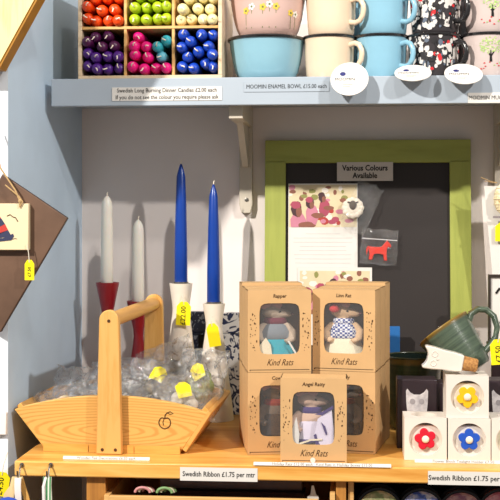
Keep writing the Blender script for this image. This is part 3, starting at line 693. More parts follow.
def taper(u, v0, v1, y, r0, r1, mat, label, tip=.026, sink=.005):
    a = P(u, v1, y); z0 = a.z-sink+.0003; L = P(u, v0, y).z-z0
    t = thing('taper_candle', label, 'candle', (a.x, y, z0), group='tall candles in candlesticks')
    mb = MB(); mb.lathe([(0, 0), (r0*.9, 0), (r0, .002), (r0*.98, L*.3), ((r0+r1)/2, L*.65), (r1, L-tip)]+([(r1*.72, L-tip*.62), (r1*.42, L-tip*.28), (r1*.2, L-.002), (0, L-.001)] if mat is M['wax_blue'] else [(r1*.88, L-tip*.6), (r1*.55, L-tip*.25), (r1*.2, L-.002), (0, L-.001)]), 24); mb.build('wax_body', mat, t)
    mb = MB(); mb.tube([(0, 0, L-.003), (.0004, 0, L+.003), (.0016, 0, L+.006)], [.0011, .001, .0007], 6); mb.build('wick', M['wick'], t)
YK = -.1
stick(181, 283.5, YK, wp, M['white_wood'], 'taller white turned wooden candlestick with yellow tag, holding the left blue candle', 'white candlesticks')
stick(214, 303.5, YK, [(r*.96, f) for r, f in wp], M['white_wood'], 'shorter white turned wooden candlestick with yellow tag, holding the right blue candle', 'white candlesticks')
stick(107.5, 282.5, YK, rp, M['red_wood'], 'dark red turned candlestick at the left, holding the taller white candle', 'red candlesticks')
stick(138.5, 301, YK, rp, M['red_wood'], 'dark red turned candlestick behind the basket handle, holding the shorter white candle', 'red candlesticks')
taper(181, 163, 283.5, YK, .0127, .0085, M['wax_blue'], 'tall royal blue taper candle in the taller white candlestick')
taper(213.5, 183.5, 303.5, YK, .0127, .0085, M['wax_blue'], 'royal blue taper candle in the shorter white candlestick, nearer the doll boxes')
taper(107, 195, 282.5, YK, .0118, .0105, M['wax_white'], 'white dinner candle in the left red candlestick', .022)
taper(138.2, 219, 301, YK, .0118, .0108, M['wax_white'], 'white dinner candle in the red candlestick behind the basket handle', .022)
def yellow_tag(u, v, w, h, y, label, up=.02, ry=0, txt='£7.50', rz=0, toff=(0, 0)):
    p = P(u, v, y); t = thing('yellow_price_tag', label, 'tag', p, (0, ry, rz), 'yellow price tags')
    pl = [(-w, -h), (w, -h), (w, h*.6), (w*.45, h), (-w*.45, h), (-w, h*.6)]
    mb = MB(); mb.prism(pl, -.0005, .0005); mb.build('card', M['yellow'], t, smooth=False)
    mb = MB(); mb.tube([(0, -.0012, h*.75), (toff[0]*.3, -.001, h+up*.4), (toff[0], toff[1], h+up)], .0007, 6); mb.build('string', M['string'], t)
    if txt:
        text(txt, w*.95, M['ink'], t, (0, -.0008, -h*.18), rot=(pi/2, -pi/2, 0) , bold=.0001)
    return t
yellow_tag(183.5, 313.5, .0145*.95, .0225, YK-.026, 'yellow tag hanging from the taller white candlestick', .012, radians(3), '£22.00', toff=(-.004, .004))
yellow_tag(213.5, 335, .0115, .022, YK-.0375, 'blank yellow tag leaning on the shorter white candlestick', .012, radians(-10), None, toff=(.002, .012))

# blue floral boxes behind the candlesticks
def floral(u0, u1, vt, y, d, mat, label, rz=0):
    a, b = P(u0, vt, y), P(u1, vt, y); t = thing('floral_gift_box', label, 'box', ((a.x+b.x)/2, y, ZT+.0004), rz, 'blue floral boxes by the wall')
    w = (b.x-a.x)/2; h = a.z-ZT
    mb = MB(); mb.box(-w, 0, 0, w, d, h*.8-.0006); mb.build('body', mat, t, bevel=.0015)
    mb = MB(); mb.box(-w-.001, -.001, h*.8, w+.001, d+.001, h); mb.build('lid', mat, t, bevel=.0015)
    return t, w, h
floral(220, 250, 313, -.047, .02, M['tin'], 'white box with navy flower print right of the white candlesticks')
t, w, h = floral(190, 213, 312, -.05, .022, M['tin_side'], 'slate blue patterned box between the two white candlesticks')
mb = MB(); mb.box(-.006, -.0016, h*.5, .008, -.0011, h*.78); mb.build('dark_label', M['ink'], t, smooth=False)

# ================================================================== wooden trug basket
fb = G(112, 451.5, ZT)
YF = fb.y; xl, xrr = G(43, 451, ZT).x, G(184, 452, ZT).x
tc = (xl+xrr)/2; half = (xrr-xl)/2
tl = P(13, 412, YF-.012).x-tc; tr = P(208, 411, YF-.01).x-tc
DB = .225                                   # depth between the two long boards
tg = thing('wooden_trug', 'open pine trug basket with tall bar handle full of clear bags', 'basket', (tc, YF, ZT+.0004), radians(-2))
tl = max(tl, wall_x(YF)+.004-tc)
HE = .068; HM = .094
def long_board():
    top = [(tl+(tr-tl)*k/18, HE+(HM-HE)*sin(pi*k/18)**.8) for k in range(19)]
    return [(-half, .007), (half, .007)]+top[::-1]
for y0, nm in ((-.009, 'front_board'), (DB, 'back_board')):
    mb = MB(); mb.prism(long_board(), y0, y0+.011); mb.build(nm, M['trug'], tg, bevel=.0012)
for s in (-1, 1):
    xe = tl if s < 0 else tr; hb = -half if s < 0 else half
    mb = MB(); q = Vector((xe-hb, HE-.007)); nn = Vector((q.y, -q.x)).normalized()*(.01 if s > 0 else -.01)
    # end board follows the slanted ends of the long boards, standing a little proud
    a0 = Vector((hb, .007)); a1 = Vector((xe, HE+.004))
    pl = [a0, a1, a1-nn*.9, a0-nn*.9] if s > 0 else [a0, a1, a1-nn*.9, a0-nn*.9]
    pl = [(v.x, v.y) for v in pl]
    mb.prism(pl, .0022, DB-.0002); mb.build('end_board', M['trug_y'], tg, bevel=.001)
    # thin end cap visible on the face of the long board
    mb = MB(); capo = [a0, a1, a1+Vector((.012*s, -.002)) if s > 0 else a1+Vector((0, -.004)), a0+Vector((.010*s, -.006))]
    capo = [a0, a1, a1+nn*.75, a0+nn*.75]
    mb.prism([(v.x, v.y) for v in capo], -.0088, DB+.011) if s > 0 else None
    if s > 0: mb.build('end_edge', M['trug_y'], tg, bevel=.001)
    else: mb.bm.free()
for k in range(3):
    x0 = -half+.002+k*(2*half-.004)/3
    mb = MB(); mb.box(x0, -.012, 0, x0+(2*half-.004)/3-.0012, DB+.012, .0069 if k else .0069); mb.build('bottom_slat', M['trug_x'], tg, bevel=.0008)
    mb = MB(); mb.box(x0, -.0135, .0, x0+(2*half-.004)/3-.0012, -.0122, .0135); mb.build('front_batten', M['trug_x'], tg)
xp = G(108, 456, ZT).x-tc+.0
hp = P(107.5, 310.5, YF-.03).z-ZT
def post(y0, nm, xp=xp, hp=hp):
    w0, w1 = .0215, .0165; arc = [(xp+w1*cos(a), hp-w1+w1*sin(a)) for a in [pi*k/12 for k in range(13)]]
    mb = MB(); mb.prism([(xp-w0, .0), (xp+w0, .0)]+arc, y0, y0+.0125); mb.build(nm, M['trug_plain'], tg, bevel=.0015)
post(-.0265, 'front_post'); post(DB+.0112, 'back_post', xp+.022, hp+.009)
mb = MB(); mb.tube([(xp, -.0139, hp-.018), (xp+.011, DB/2, hp-.0135), (xp+.022, DB+.0111, hp-.009)], .0125, 20); mb.build('handle_rail', M['trug_y'], tg)
for dx, z in ((-.011, .0075), (.011, .0075), (0, hp-.018)):
    mb = MB(); mb.lathe([(0, 0), (.0028, 0), (.0024, .001), (0, .0012)], 12, mat=Matrix.Translation((xp+dx, -.0265, z)) @ Matrix.Rotation(pi/2, 4, 'X')); mb.build('screw', M['brown_ink'], tg)
# branded apple outline burnt into the front board
ax, az = P(165, 423, YF-.012).x-tc, P(165, 423, YF-.012).z-ZT
mb = MB(); yq = -.0092
mb.tube([(ax+.0098*cos(a)*(1-.12*abs(cos(a/2+pi/4))**9), yq, az+.0098*sin(a)-.0028*math.exp(-((a-pi/2)/.38)**2)) for a in [2*pi*k/30 for k in range(30)]], .0009, 6, close=True)
mb.tube([(ax, yq, az+.007), (ax+.0008, yq, az+.013), (ax+.004, yq, az+.0165)], .0009, 6)
mb.tube([(ax+.004, yq, az+.0165), (ax+.009, yq, az+.0185), (ax+.014, yq, az+.0155), (ax+.009, yq, az+.014), (ax+.004, yq, az+.0165)], .0007, 6)
mb.tube([(ax-.001, yq, az+.007), (ax-.003, yq, az+.001), (ax-.002, yq, az-.004)], .0007, 6)
mb.build('apple_mark', M['brown_ink'], tg)

# clear bags of felt pieces in the trug
bags = [  # x, y, z, half width, half height, lean, turn, content colour, kind, label
 (-.105, .055, .072, .046, .036, .7, .1, '#c9b08a', 'beige felt', 'clear bag with beige felt piece at the basket left end'),
 (-.052, .05, .073, .044, .036, .6, -.2, '#a01c30', 'red felt', 'clear bag with dark red felt piece left of the handle post'),
 (.004, .055, .078, .046, .04, .6, .2, '#9d968e', 'grey felt', 'clear bag with grey felt piece right of the handle post'),
 (.058, .05, .076, .05, .040, .6, -.15, '#e6ded2', 'sheep felt', 'clear bag with white and black felt piece in the basket middle'),
 (.108, .055, .082, .05, .046, .5, .35, '#bdb5a8', 'silver felt', 'clear bag with a yellow tag at the basket right end'),
 (-.088, .135, .086, .05, .042, .6, .3, '#6f5c4c', 'brown felt', 'clear bag with brown felt piece behind the red one'),
 (-.02, .13, .094, .052, .042, .6, -.1, '#4e4844', 'charcoal felt', 'clear bag with charcoal felt piece in the basket centre back'),
 (.05, .13, .098, .05, .045, .5, .15, '#a3927a', 'taupe felt', 'clear bag with taupe felt piece and yellow tag behind the middle'),
 (.125, .14, .104, .05, .054, .3, -.4, '#7d8848', 'olive felt', 'tall crinkled clear bag with olive felt piece at the back right'),
 (-.03, .195, .092, .055, .04, .3, .1, '#a59b90', 'stone felt', 'clear bag with stone coloured felt piece at the basket back left'),
 (.06, .195, .112, .055, .05, .15, -.1, '#746a5e', 'pewter felt', 'clear bag standing upright at the basket back right'),
]
Mt = tg.matrix_basis.copy(); bpy.context.view_layer.update(); Mt = tg.matrix_world.copy()
for i, (x, y, z, w, h, rx, rz, c, kind, lab) in enumerate(bags):
    p = Mt @ Vector((x, y, z))
    t = thing('clear_bag_of_felt', lab, 'bag', p, (-rx*1.3, R.uniform(-.5, .5), rz), 'clear bags in the trug')
    pouch('clear_film', M['bag'], t, w, h, .017, 20+i, 22, .5)
    mb = MB()
    for k in range(6):
        a = k*1.05; mb.ball((w*.38*cos(a)*R.uniform(.6, 1), 0, -h*.25+h*.32*sin(a)), (w*.26, .008, h*.26), u=10, v=7)
    mb.build('felt_piece', col('felt_'+kind.split()[0], c, .9, bump=.6, var=.2), t)
    if kind == 'sheep felt':
        mb = MB(); mb.ball((.003, -.008, 0), (.011, .006, .008)); mb.build('black_face', col('felt_black', '#2c2724', .9), t)
    if kind in ('silver felt', 'taupe felt', 'olive felt'):
        mb = MB(); mb.prism([(-.012, -.014), (.012, -.012), (.013, .008), (.005, .016), (-.005, .016), (-.013, .009)], -.0152, -.0146, mat=Matrix.Translation((0, 0, h*.15)) @ Matrix.Rotation(R.uniform(-.6, .6), 4, 'Y')); mb.build('yellow_tag', M['yellow'], t, smooth=False)

# ================================================================== doll boxes
W2, BD, BHH = .0525, .056, .1345
ang = rrect(.0335, .042, 44, 7)[1]
ang = sorted(set(ang+[atan2(z, x) % (2*pi) for x in (-W2, W2) for z in (-BHH/2-.004, BHH/2-.004)]))
inner = rrect(.0335, .042, 44, 7, 0, BHH/2+.004, ang)[0]; outer = rect_at(ang, -W2, W2, 0, BHH, 0, BHH/2+.004)
def make_box(label, title, loc, rz, zs=1.0):
    t = thing('doll_box', label, 'box', loc, rz, 'brown card doll boxes')
    mb = MB(); mb.ring(outer, inner, 0, .0012, 0)
    mb.box(-W2, .0012, 0, -W2+.0012, BD, BHH, 0); mb.box(W2-.0012, .0012, 0, W2, BD, BHH, 0)
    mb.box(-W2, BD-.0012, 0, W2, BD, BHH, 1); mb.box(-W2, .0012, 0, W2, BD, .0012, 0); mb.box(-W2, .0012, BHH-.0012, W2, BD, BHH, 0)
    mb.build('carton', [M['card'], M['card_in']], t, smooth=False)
    mb = MB(); mb.box(-.036, .0014, BHH/2+.004-.0445, .036, .0018, BHH/2+.004+.0445); mb.build('window', M['window'], t, smooth=False)
    mb = MB(); mb.box(-W2+.003, -.0004, .0035, W2-.003, 0, .0042); mb.box(-W2+.003, -.0004, .0022, -W2+.0042, 0, .0042); mb.build('tab_slit', M['ink'], t, smooth=False)
    text(title, .0082, M['brown_ink'], t, (.0, -.0003, BHH-.0095), shear=.1, bold=.00012, sx=.92)
    text('Kind Rats', .0150, M['brown_ink'], t, (0, -.0003, .0155), shear=.45, name='script_lettering', bold=-.00005, sx=.74)
    r = random.Random(len(title))
    for s in (-1, 1):
        mb = MB()
        for k in range(26):
            cx, cz = s*.0432+r.uniform(-.0055, .0055), r.uniform(.035, .1)
            mb.disc(cx, cz, r.uniform(.0004, .0011), -.0003, 0, seg=6, sz=r.uniform(.6, 2.2))
        mb.build('doodle_print', M['brown_ink'], t, smooth=False)
    t.scale = (1, 1, zs); return t
def doll(parent_loc, rz, label, fur, cloths, seed):
    t = thing('rag_doll_rat', label, 'doll', parent_loc, rz, 'rag doll rats in the boxes'); t.scale = (1.38, 1.15, 1.02)
    mb = MB()
    # one continuous fabric body: torso, head turned sideways with pointed muzzle, limbs
    mb.ball((0, 0, .048), (.0165, .0105, .026)); mb.ball((-.004, 0, .082), (.0125, .0105, .0105))
    mb.ball((.006, -.001, .0795), (.0125, .0078, .0078)); mb.ball((.014, -.001, .0782), (.0065, .0055, .0052))
    mb.ball((0, 0, .07), (.007, .007, .01))
    for s in (-1, 1):
        mb.tube([(s*.006, 0, .03), (s*.01, -.003, .015), (s*.011, -.008, .004), (s*.011, -.013, .0035)], [.0068, .006, .0055, .006], 10)
        mb.tube([(s*.012, 0, .062), (s*.021, -.004, .05), (s*.02, -.01, .038), (s*.012, -.0135, .034)], [.0055, .005, .0048, .005], 10)
    body = mb.build('body', col('fur_'+fur[1:], fur, .9, bump=.3), t)
    m = body.modifiers.new('remesh', 'REMESH'); m.mode = 'VOXEL'; m.voxel_size = .0022; m.use_smooth_shade = True
    sm = body.modifiers.new('smooth', 'SMOOTH'); sm.iterations = 3
    for x in (-.012, .001):
        mb = MB(); mb.ball((x, -.003, .094), (.0075, .003, .0078)); mb.build('ear', col('ear_pink', '#c98d84', .8), body)
    mb = MB(); mb.ball((.0205, -.002, .079), .0022); mb.build('nose', col('nose_dark', '#6b3a3c', .5), body)
    mb = MB(); mb.ball((.0055, -.0088, .083), .0014); mb.build('eye', M['ink'], body)
    for nm, mt, prof, dz in cloths:
        mb = MB(); mb.lathe(prof, 24, mat=Matrix.Translation((0, 0, dz)) @ Matrix.Diagonal((1, .66, 1, 1))); mb.build(nm, mt, t)
    return t
def checks(name, a, b, sc):
    m, nt, bs = newmat(name); v = coords(nt); k = N(nt, 'ShaderNodeTexChecker', Scale=float(sc)); k.inputs['Color1'].default_value = rgb(a); k.inputs['Color2'].default_value = rgb(b)
    nt.links.new(v, k.inputs['Vector']); nt.links.new(k.outputs['Color'], bs.inputs['Base Color']); bs.inputs['Roughness'].default_value = .85; return m
ging = checks('navy_gingham', '#2b3f86', '#dfe0e6', 330)
dress = [(.0185, .0), (.022, .002), (.0195, .018), (.0165, .032), (.0125, .044), (.0105, .046)]
skirt = [(.026, 0), (.0275, .002), (.023, .014), (.0185, .026), (.017, .027)]
top = [(.0185, 0), (.0205, .002), (.0195, .012), (.0155, .022), (.0108, .027)]
scarf = [(.0125, 0), (.0145, .003), (.0135, .009), (.0105, .011)]
def loc_in(t, dy): return t.matrix_basis @ Vector((0, dy, .0175))
boxes = {}
phiL, phiR = radians(10), radians(-10)
def col_of_boxes(u, v, phi, side):
    p = G(u, v, ZT); fx = Vector((cos(phi), sin(phi), 0)); bk = Vector((-sin(phi), cos(phi), 0))
    c0 = Vector((p.x, p.y, ZT+.0004))
    for k in range(3):
        for lv in (0, 1):
            zs = (1, 1.004, 1.02)[k]; c = c0+bk*(BD+.0012)*k+Vector((0, 0, lv*(BHH*zs+.0006)))
            depth = ['front', 'second', 'third'][k]
            pos = ('upper' if lv else 'lower')+' '+side
            lab = f'{pos} brown doll box at the front, doll in its window' if k == 0 else f'{pos} brown doll box, {depth} from the front of its row'
            titles = {('left', 1): 'Rapper', ('right', 1): 'Linn Rat', ('left', 0): 'Cowboy', ('right', 0): 'Lovely'}
            boxes[side, lv, k] = make_box(lab, titles[side, lv] if k == 0 else ['', 'Scout', 'Brenda'][k], c, phi, zs)
lc = G(252, 455, ZT); rc = G(371, 454.5, ZT)
# front-left corner of the left column, front-right corner of the right column
cL = Vector((lc.x, lc.y, 0))+Vector((cos(phiL), sin(phiL), 0))*W2; cR = Vector((rc.x, rc.y, 0))-Vector((cos(phiR), sin(phiR), 0))*W2
def upix(p):
    d = p-CAM; return 250+F*d.dot(RT)/d.dot(FW), HV-F*d.dot(UP)/d.dot(FW)
uL, vL = upix(Vector((cL.x, cL.y, ZT))); uR, vR = upix(Vector((cR.x, cR.y, ZT)))
gap = cR.x-cL.x
if gap < 2*W2*cos(phiL)+.0015:
    d = (2*W2*cos(phiL)+.0015-gap)/2; cL.x -= d; cR.x += d
uL, vL = upix(Vector((cL.x, cL.y, ZT))); uR, vR = upix(Vector((cR.x, cR.y, ZT)))
col_of_boxes(uL, vL, phiL, 'left'); col_of_boxes(uR, vR, phiR, 'right')
pc = G(313.5, 459.5, ZT); yc_ = min(pc.y, cL.y-BD-.012)
pcx = P(313.5, 459.5, yc_).x
bc = make_box('brown doll box standing alone in front, white doll in its window', 'Angel Ratty', Vector((pcx, yc_, ZT+.0004)), 0)
D = []
def panel(t, name, mat, poly, y):
    mb = MB(); mb.prism(poly, y, y+.0009); mb.build(name, mat, t, smooth=False)
def put_doll(b, *a):
    bpy.context.view_layer.update(); D.append(doll(b.matrix_world @ Vector((-.0045, .0268, .0135)), b.rotation_euler.z, *a)); return D[-1]
put_doll(boxes['left', 1, 0], 'beige rag doll rat in teal dress and burgundy scarf in the upper left box', '#b9a48f', [('teal_skirt', col('cl_teal', '#2f9aa8', .9), skirt, .012), ('grey_top', col('cl_grey', '#7b8086', .9), top, .038), ('burgundy_scarf', col('cl_burg', '#6a2436', .9), scarf, .062)], 1)
panel(D[-1], 'cream_sleeve', col('cl_cream', '#e6d9bd', .9), [(-.024, .0), (-.004, .0), (-.007, .03), (-.013, .042), (-.02, .03)], -.0195)
panel(D[-1], 'paint_brush', M['paper'], [(.013, .036), (.015, .037), (.026, .012), (.0235, .012)], -.0206)
put_doll(boxes['right', 1, 0], 'beige rag doll rat in navy gingham and cream apron in the upper right box', '#d8b48e', [('cream_apron', col('cl_cream', '#e6d9bd', .9), skirt, .012), ('gingham_top', ging, top, .038), ('gingham_collar', ging, scarf, .06)], 2)
put_doll(bc, 'pale rag doll rat in lilac-white gown with purple trim in the front box', '#d3b09a', [('white_gown', col('cl_lilac', '#dcd2e2', .9), dress, .014), ('purple_trim', col('cl_purple', '#43306c', .9), [(.0225, 0), (.0235, .002), (.0215, .005)], .0165), ('purple_collar', col('cl_purple', '#43306c', .9), scarf, .06)], 3)
lil = col('cl_lilac', '#dcd2e2', .9); pur = col('cl_purple', '#43306c', .9)
wing = [(.004, .03), (.008, .055), (.024, .072), (.0262, .04), (.0262, .004), (.017, .002), (.008, .012)]
panel(D[-1], 'striped_wing', lil, wing, -.0195)
panel(D[-1], 'wing_stripe', pur, [(.0045, .062), (.013, .0605), (.0258, .071), (.0258, .0765), (.013, .066)], -.0204)
panel(D[-1], 'wing_stripe', pur, [(.012, .05), (.0165, .044), (.019, .032), (.0175, .03), (.0145, .04)], -.0207)
panel(D[-1], 'wing_stripe', pur, [(.0035, .03), (.006, .032), (.009, .018), (.018, .004), (.012, .003), (.006, .012)], -.0207)
panel(D[-1], 'white_wing', M['paper'], [(-.024, .004), (-.015, .002), (-.013, .03), (-.0165, .058), (-.021, .04)], -.0195)
panel(D[-1], 'cream_ribbon', col('cl_cream', '#e6d9bd', .9), [(-.016, .008), (-.012, .015), (0, .021), (.013, .022), (.013, .0245), (0, .0235), (-.013, .0175), (-.0175, .0105)], -.0211)
put_doll(boxes['left', 0, 0], 'grey rag doll rat with red cloth in the lower left box', '#6d625a', [('dark_coat', col('cl_dark', '#3a3434', .9), dress, .014), ('red_cloth', col('cl_red', '#8e2c2c', .9), scarf, .062)], 4)
put_doll(boxes['right', 0, 0], 'dark rag doll rat in brown coat in the lower right box', '#5d544c', [('brown_coat', col('cl_brown', '#4c4038', .9), dress, .014), ('rust_scarf', col('cl_rust', '#7a4634', .9), scarf, .062)], 5)
# flat accessories beside the dolls
b = boxes['right', 1, 0]; p = b.matrix_world @ Vector((-.018, .012, .103))
mb = MB(); mb.ball((0, 0, 0), (.009, .006, .0075)); tag(mb.build('red_pompom', col('cl_red2', '#c8383a', .9, bump=.5), None, p), 'small red ball packed above the gingham doll', 'pompom')
mb = MB(); mb.disc(0, 0, .0042, -.0004, .0004, seg=16); o = mb.build('round_sticker', M['paper'], None, (bc.location.x-.001, yc_-.0008, ZT+.0052)); tag(o, 'little round white sticker at the foot of the front doll box', 'sticker')

# ================================================================== flower blocks
CS = .0675
NA = 40
ac = sorted(set([2*pi*k/NA for k in range(NA)]+[pi/4, 3*pi/4, 5*pi/4, 7*pi/4]))
def flower_block(label, x, y, z, hexc, rz=0, petals=5, off=0):
    t = thing('flower_block', label, 'tealight holder', (x, y, z), rz, 'white tealight blocks with felt flowers')
    h = CS/2; mb = MB(); mat_t = Matrix.Translation((0, h, CS-.0)) @ Matrix.Rotation(-pi/2, 4, 'X')
    rf = .0265; rt_ = .021
    circ = [(rf*cos(a), h+rf*sin(a)) for a in ac]; sq = rect_at(ac, -h, h, 0, CS, 0, h)
    mb.ring(sq, circ, 0, .006, 0)
    # top plate with tealight hole
    n = len(ac); V = mb.bm.verts.new
    sqt = rect_at(ac, -h, h, .006, CS, 0, h+.003)
    o_ = [V((x_, y_, CS)) for x_, y_ in sqt]; i_ = [V((rt_*cos(a), h+.003+rt_*sin(a), CS)) for a in ac]; j_ = [V((rt_*cos(a), h+.003+rt_*sin(a), CS-.016)) for a in ac]
    for k in range(n):
        q = (k+1) % n
        mb.bm.faces.new([o_[k], o_[q], i_[q], i_[k]]); mb.bm.faces.new([i_[k], i_[q], j_[q], j_[k]])
    mb.bm.faces.new(j_)
    mb.box(-h, .006, 0, -h+.002, CS, CS-.0001); mb.box(h-.002, .006, 0, h, CS, CS-.0001); mb.box(-h+.002, CS-.002, 0, h-.002, CS, CS-.0001); mb.box(-h+.002, .006, 0, h-.002, CS-.002, .002)
    mb.build('block', M['whitecube'], t, ang=30)
    mb = MB(); mb.box(-h+.003, .0061, .003, h-.003, .0075, CS-.012); mb.build('recess_panel', M['recess'], t, smooth=False)
    mb = MB(); a0 = pi/2+off
    pts = []
    for k in range(70):
        a = 2*pi*k/70; r = .008
        for q in range(petals):
            d = a-a0-2*pi*q/petals; e = .0067**2-(.0108*sin(d))**2
            if e > 0 and cos(d) > 0: r = max(r, .0108*cos(d)+sqrt(e))
        pts.append((r*cos(a), h+r*sin(a)))
    mb.prism(pts, -.001, .006); ff = mb.build('felt_flower', col('felt_fl'+hexc[1:], hexc, .9, bump=.4), t, bevel=.0018)
    mb = MB(); mb.ball((0, -.0012, h), (.006, .0045, .006)); mb.build('white_centre', col('felt_white', '#efe6cf', .9, bump=.4), ff)
    return t
pr_ = G(425.5, 460.5, ZT); yb_ = pr_.y
x0 = P(425.5, 440, yb_).x
flower_block('white block with a red felt flower, left of the blue flower block', x0, yb_, ZT+.0004, '#c9142e', 0, off=.2)
flower_block('white block with a blue felt flower, below the yellow flower block', x0+CS+.002, yb_, ZT+.0004, '#1d50b8', 0)
flower_block('white block with a yellow felt flower, stacked on the blue flower block', x0+CS-.0005, yb_+.004, ZT+CS+.0008, '#f0b714', 0, off=.628)
flower_block('white block with a green felt flower, cut by the right edge', x0+2*CS+.0035, yb_+.001, ZT+.0004, '#7aa829', 0)

# owl stopper boxes and the loose owl stopper
owl = [(-.016, 0), (.016, 0), (.0185, .015), (.0195, .035), (.022, .052), (.0225, .066), (.0195, .0685), (.014, .064), (.006, .061), (-.006, .061), (-.014, .064), (-.0195, .0685), (-.0225, .066), (-.022, .052), (-.0195, .035), (-.0185, .015)]
def owl_box(x, y, label, w=.0335, h=.116, rz=0):
    t = thing('owl_stopper_box', label, 'box', (x, y, ZT+.0004), rz, 'dark boxes printed with an owl')
    mb = MB(); mb.box(-w, 0, 0, w, .05, h); mb.build('carton', M['darkbox'], t, bevel=.0012)
    mb = MB(); mb.prism([(a*.82, b*1.3+.0115) for a, b in owl], -.0006, -.0001); op = mb.build('owl_print', M['owlprint'], t, smooth=False)
    mb = MB()
    for s in (-1, 1): mb.disc(s*.0075, .079, .0048, -.0009, -.0006, seg=14)
    mb.build('owl_eyes', col('owl_eye_grey', '#a9a3a6'), op, smooth=False)
    return t
yo = -.36
pa = P(417, 430, yo).x
owl_box(pa, yo, 'dark aubergine box printed with a grey owl, left of the yellow flower block')
owl_box(P(503, 430, yo).x, yo, 'dark aubergine box printed with a grey owl, right of the yellow flower block')
mb = MB(); mb.box(-.008, 0, 0, .008, .05, .1095); tag(mb.build('plain_dark_box', M['darkbox'], None, (P(440, 430, yo+.008).x, yo+.008, ZT+.0004), bevel=.001), 'narrow dark box edge-on beside the owl box', 'box')
# the loose stopper lies across the yellow block, owl head to the left
zst = ZT+2*CS+.0012
ps = P(463, 366, yb_+.03)
t = thing('owl_bottle_stopper', 'white ceramic owl bottle stopper with cork lying on the yellow flower block', 'stopper', (ps.x-.001, yb_+.028, zst+.0175), (0, radians(-80), 0))
mb = MB(); mb.prism([(a*.82, b*.94) for a, b in owl], -.0125, .0125); mb.build('owl_body', M['owlwhite'], t, bevel=.0045)
mb = MB()
for s in (-1, 1): mb.tube([(s*.0075+.0045*cos(a), -.0126, .047+.0045*sin(a)) for a in [2*pi*k/16 for k in range(16)]], .0008, 6, close=True)
mb.prism([(-.002, .043), (.002, .043), (0, .0385)], -.0135, -.0125); mb.build('owl_face', M['owlwhite'], t)
mb = MB(); mb.lathe([(0, -.024), (.0095, -.024), (.0108, -.022), (.0122, -.0003), (0, -.0003)], 24); mb.build('cork', M['cork'], t)

# ================================================================== stoneware
yp = -.165
pp = P(413, 356, yp)
t = thing('stoneware_pot', 'dark green stoneware pot standing behind the owl box', 'pot', (pp.x, yp, ZT+.0004)); hpz = pp.z-ZT
mb = MB(); mb.lathe([(0, .0), (.036, .0), (.042, .006), (.049, .03), (.051, .06), (.0505, .09), (.053, hpz-.004), (.0535, hpz), (.0515, hpz), (.049, .09), (.048, .05), (.038, .008), (0, .006)], 48, mis=[0]*8+[1]*4); mb.build('body', [M['stone_pot'], col('pot_inside', '#1f2a26', .15, coat=.5)], t)
mb = MB(); mb.tube([(.0526*cos(2*pi*k/48), .0526*sin(2*pi*k/48), hpz) for k in range(48)], .0018, 8, close=True); mb.build('rim', col('rim_brown', '#3b3f26', .3, coat=.3), t)
mb = MB(); mb.box(-.02, 0, 0, .017, .012, P(391, 327, -.09).z-ZT)
tag(mb.build('blue_card', M['bluecard'], None, (P(391, 340, -.088).x, -.088, ZT+.0004), bevel=.0005), 'blue card box standing behind the stoneware pot', 'card box')
# tilted mug
ytm = -.27
pm = P(474, 371, ytm)          # centre of its base
tilt = radians(-36)
t = thing('stoneware_mug', 'green stoneware mug tilted over, resting on pot rim and boxes', 'mug', pm, (radians(-11), tilt, 0))
RB, RT_, HM2 = .035, .0505, .091
prof = [(0, 0), (RB-.004, 0), (RB, .004), (RB+.004, .02), (RT_-.0065, .05), (RT_-.001, .084), (RT_, HM2), (RT_-.0035, HM2), (RT_-.005, .07), (RB-.002, .012), (0, .008)]
mb = MB(); mb.lathe(prof, 48); mb.build('body', M['stone'], t)
mb = MB(); mb.tube([((RT_-.0018)*cos(2*pi*k/48), (RT_-.0018)*sin(2*pi*k/48), HM2) for k in range(48)], .0023, 8, close=True); mb.build('rim', col('rim_brown2', '#8a6d2e', .3, coat=.3), t)
mb = MB(); mb.tube([(.045, 0, .076), (.056, 0, .084), (.07, 0, .083), (.081, 0, .074), (.085, 0, .057), (.078, 0, .038), (.066, 0, .026), (.05, 0, .02), (.036, 0, .017)], [.0062, .0062, .006, .0058, .0056, .0055, .0055, .0058, .006], 12, flat=1.4); mb.build('handle', M['stone'], t)

# ================================================================== right edge
t = thing('standing_picture', 'small picture in dark metal frame standing behind the tilted mug', 'picture', (0, 0, 0)); ypf = -.16
a, b2 = P(488.5, 342, ypf), P(545, 275, ypf); t.location = ((a.x+b2.x)/2, ypf, ZT+.0004); w = (b2.x-a.x)/2; h = b2.z-ZT
hz = a.z-ZT
for nm, q in (('frame_top', (-w, 0, h-.005, w, .012, h)), ('frame_bottom', (-w, 0, hz, w, .012, hz+.005)), ('frame_side', (-w, 0, hz+.0051, -w+.0045, .012, h-.0051)), ('frame_side', (w-.0045, 0, hz+.0051, w, .012, h-.0051))):
    mb = MB(); mb.box(*q); mb.build(nm, col('dark_metal', '#4a403a', .35, metal=.6), t, bevel=.0006)
mb = MB(); mb.box(-w+.0046, .004, hz+.0052, w-.0046, .009, h-.0052); mb.build('print', M['paper'], t, smooth=False)
mb = MB(); mb.tube([(-w+.014, .0035, h-.035), (-w+.02, .0035, h-.026), (-w+.03, .0035, h-.03), (-w+.024, .0035, h-.045), (-w+.03, .0035, h-.065), (-w+.022, .0035, h-.09)], .0022, 6); mb.build('ink_drawing', M['ink'], t)
mb = MB(); mb.box(-w-.002, -.006, hz-.012, w+.002, .018, hz-.0002); mb.build('ledge', col('dark_metal', '#4a403a', .35, metal=.6), t, bevel=.001)
mb = MB(); mb.box(-w+.006, .0, 0, w-.006, .012, hz-.0122); mb.build('pedestal', M['darkbox'], t)

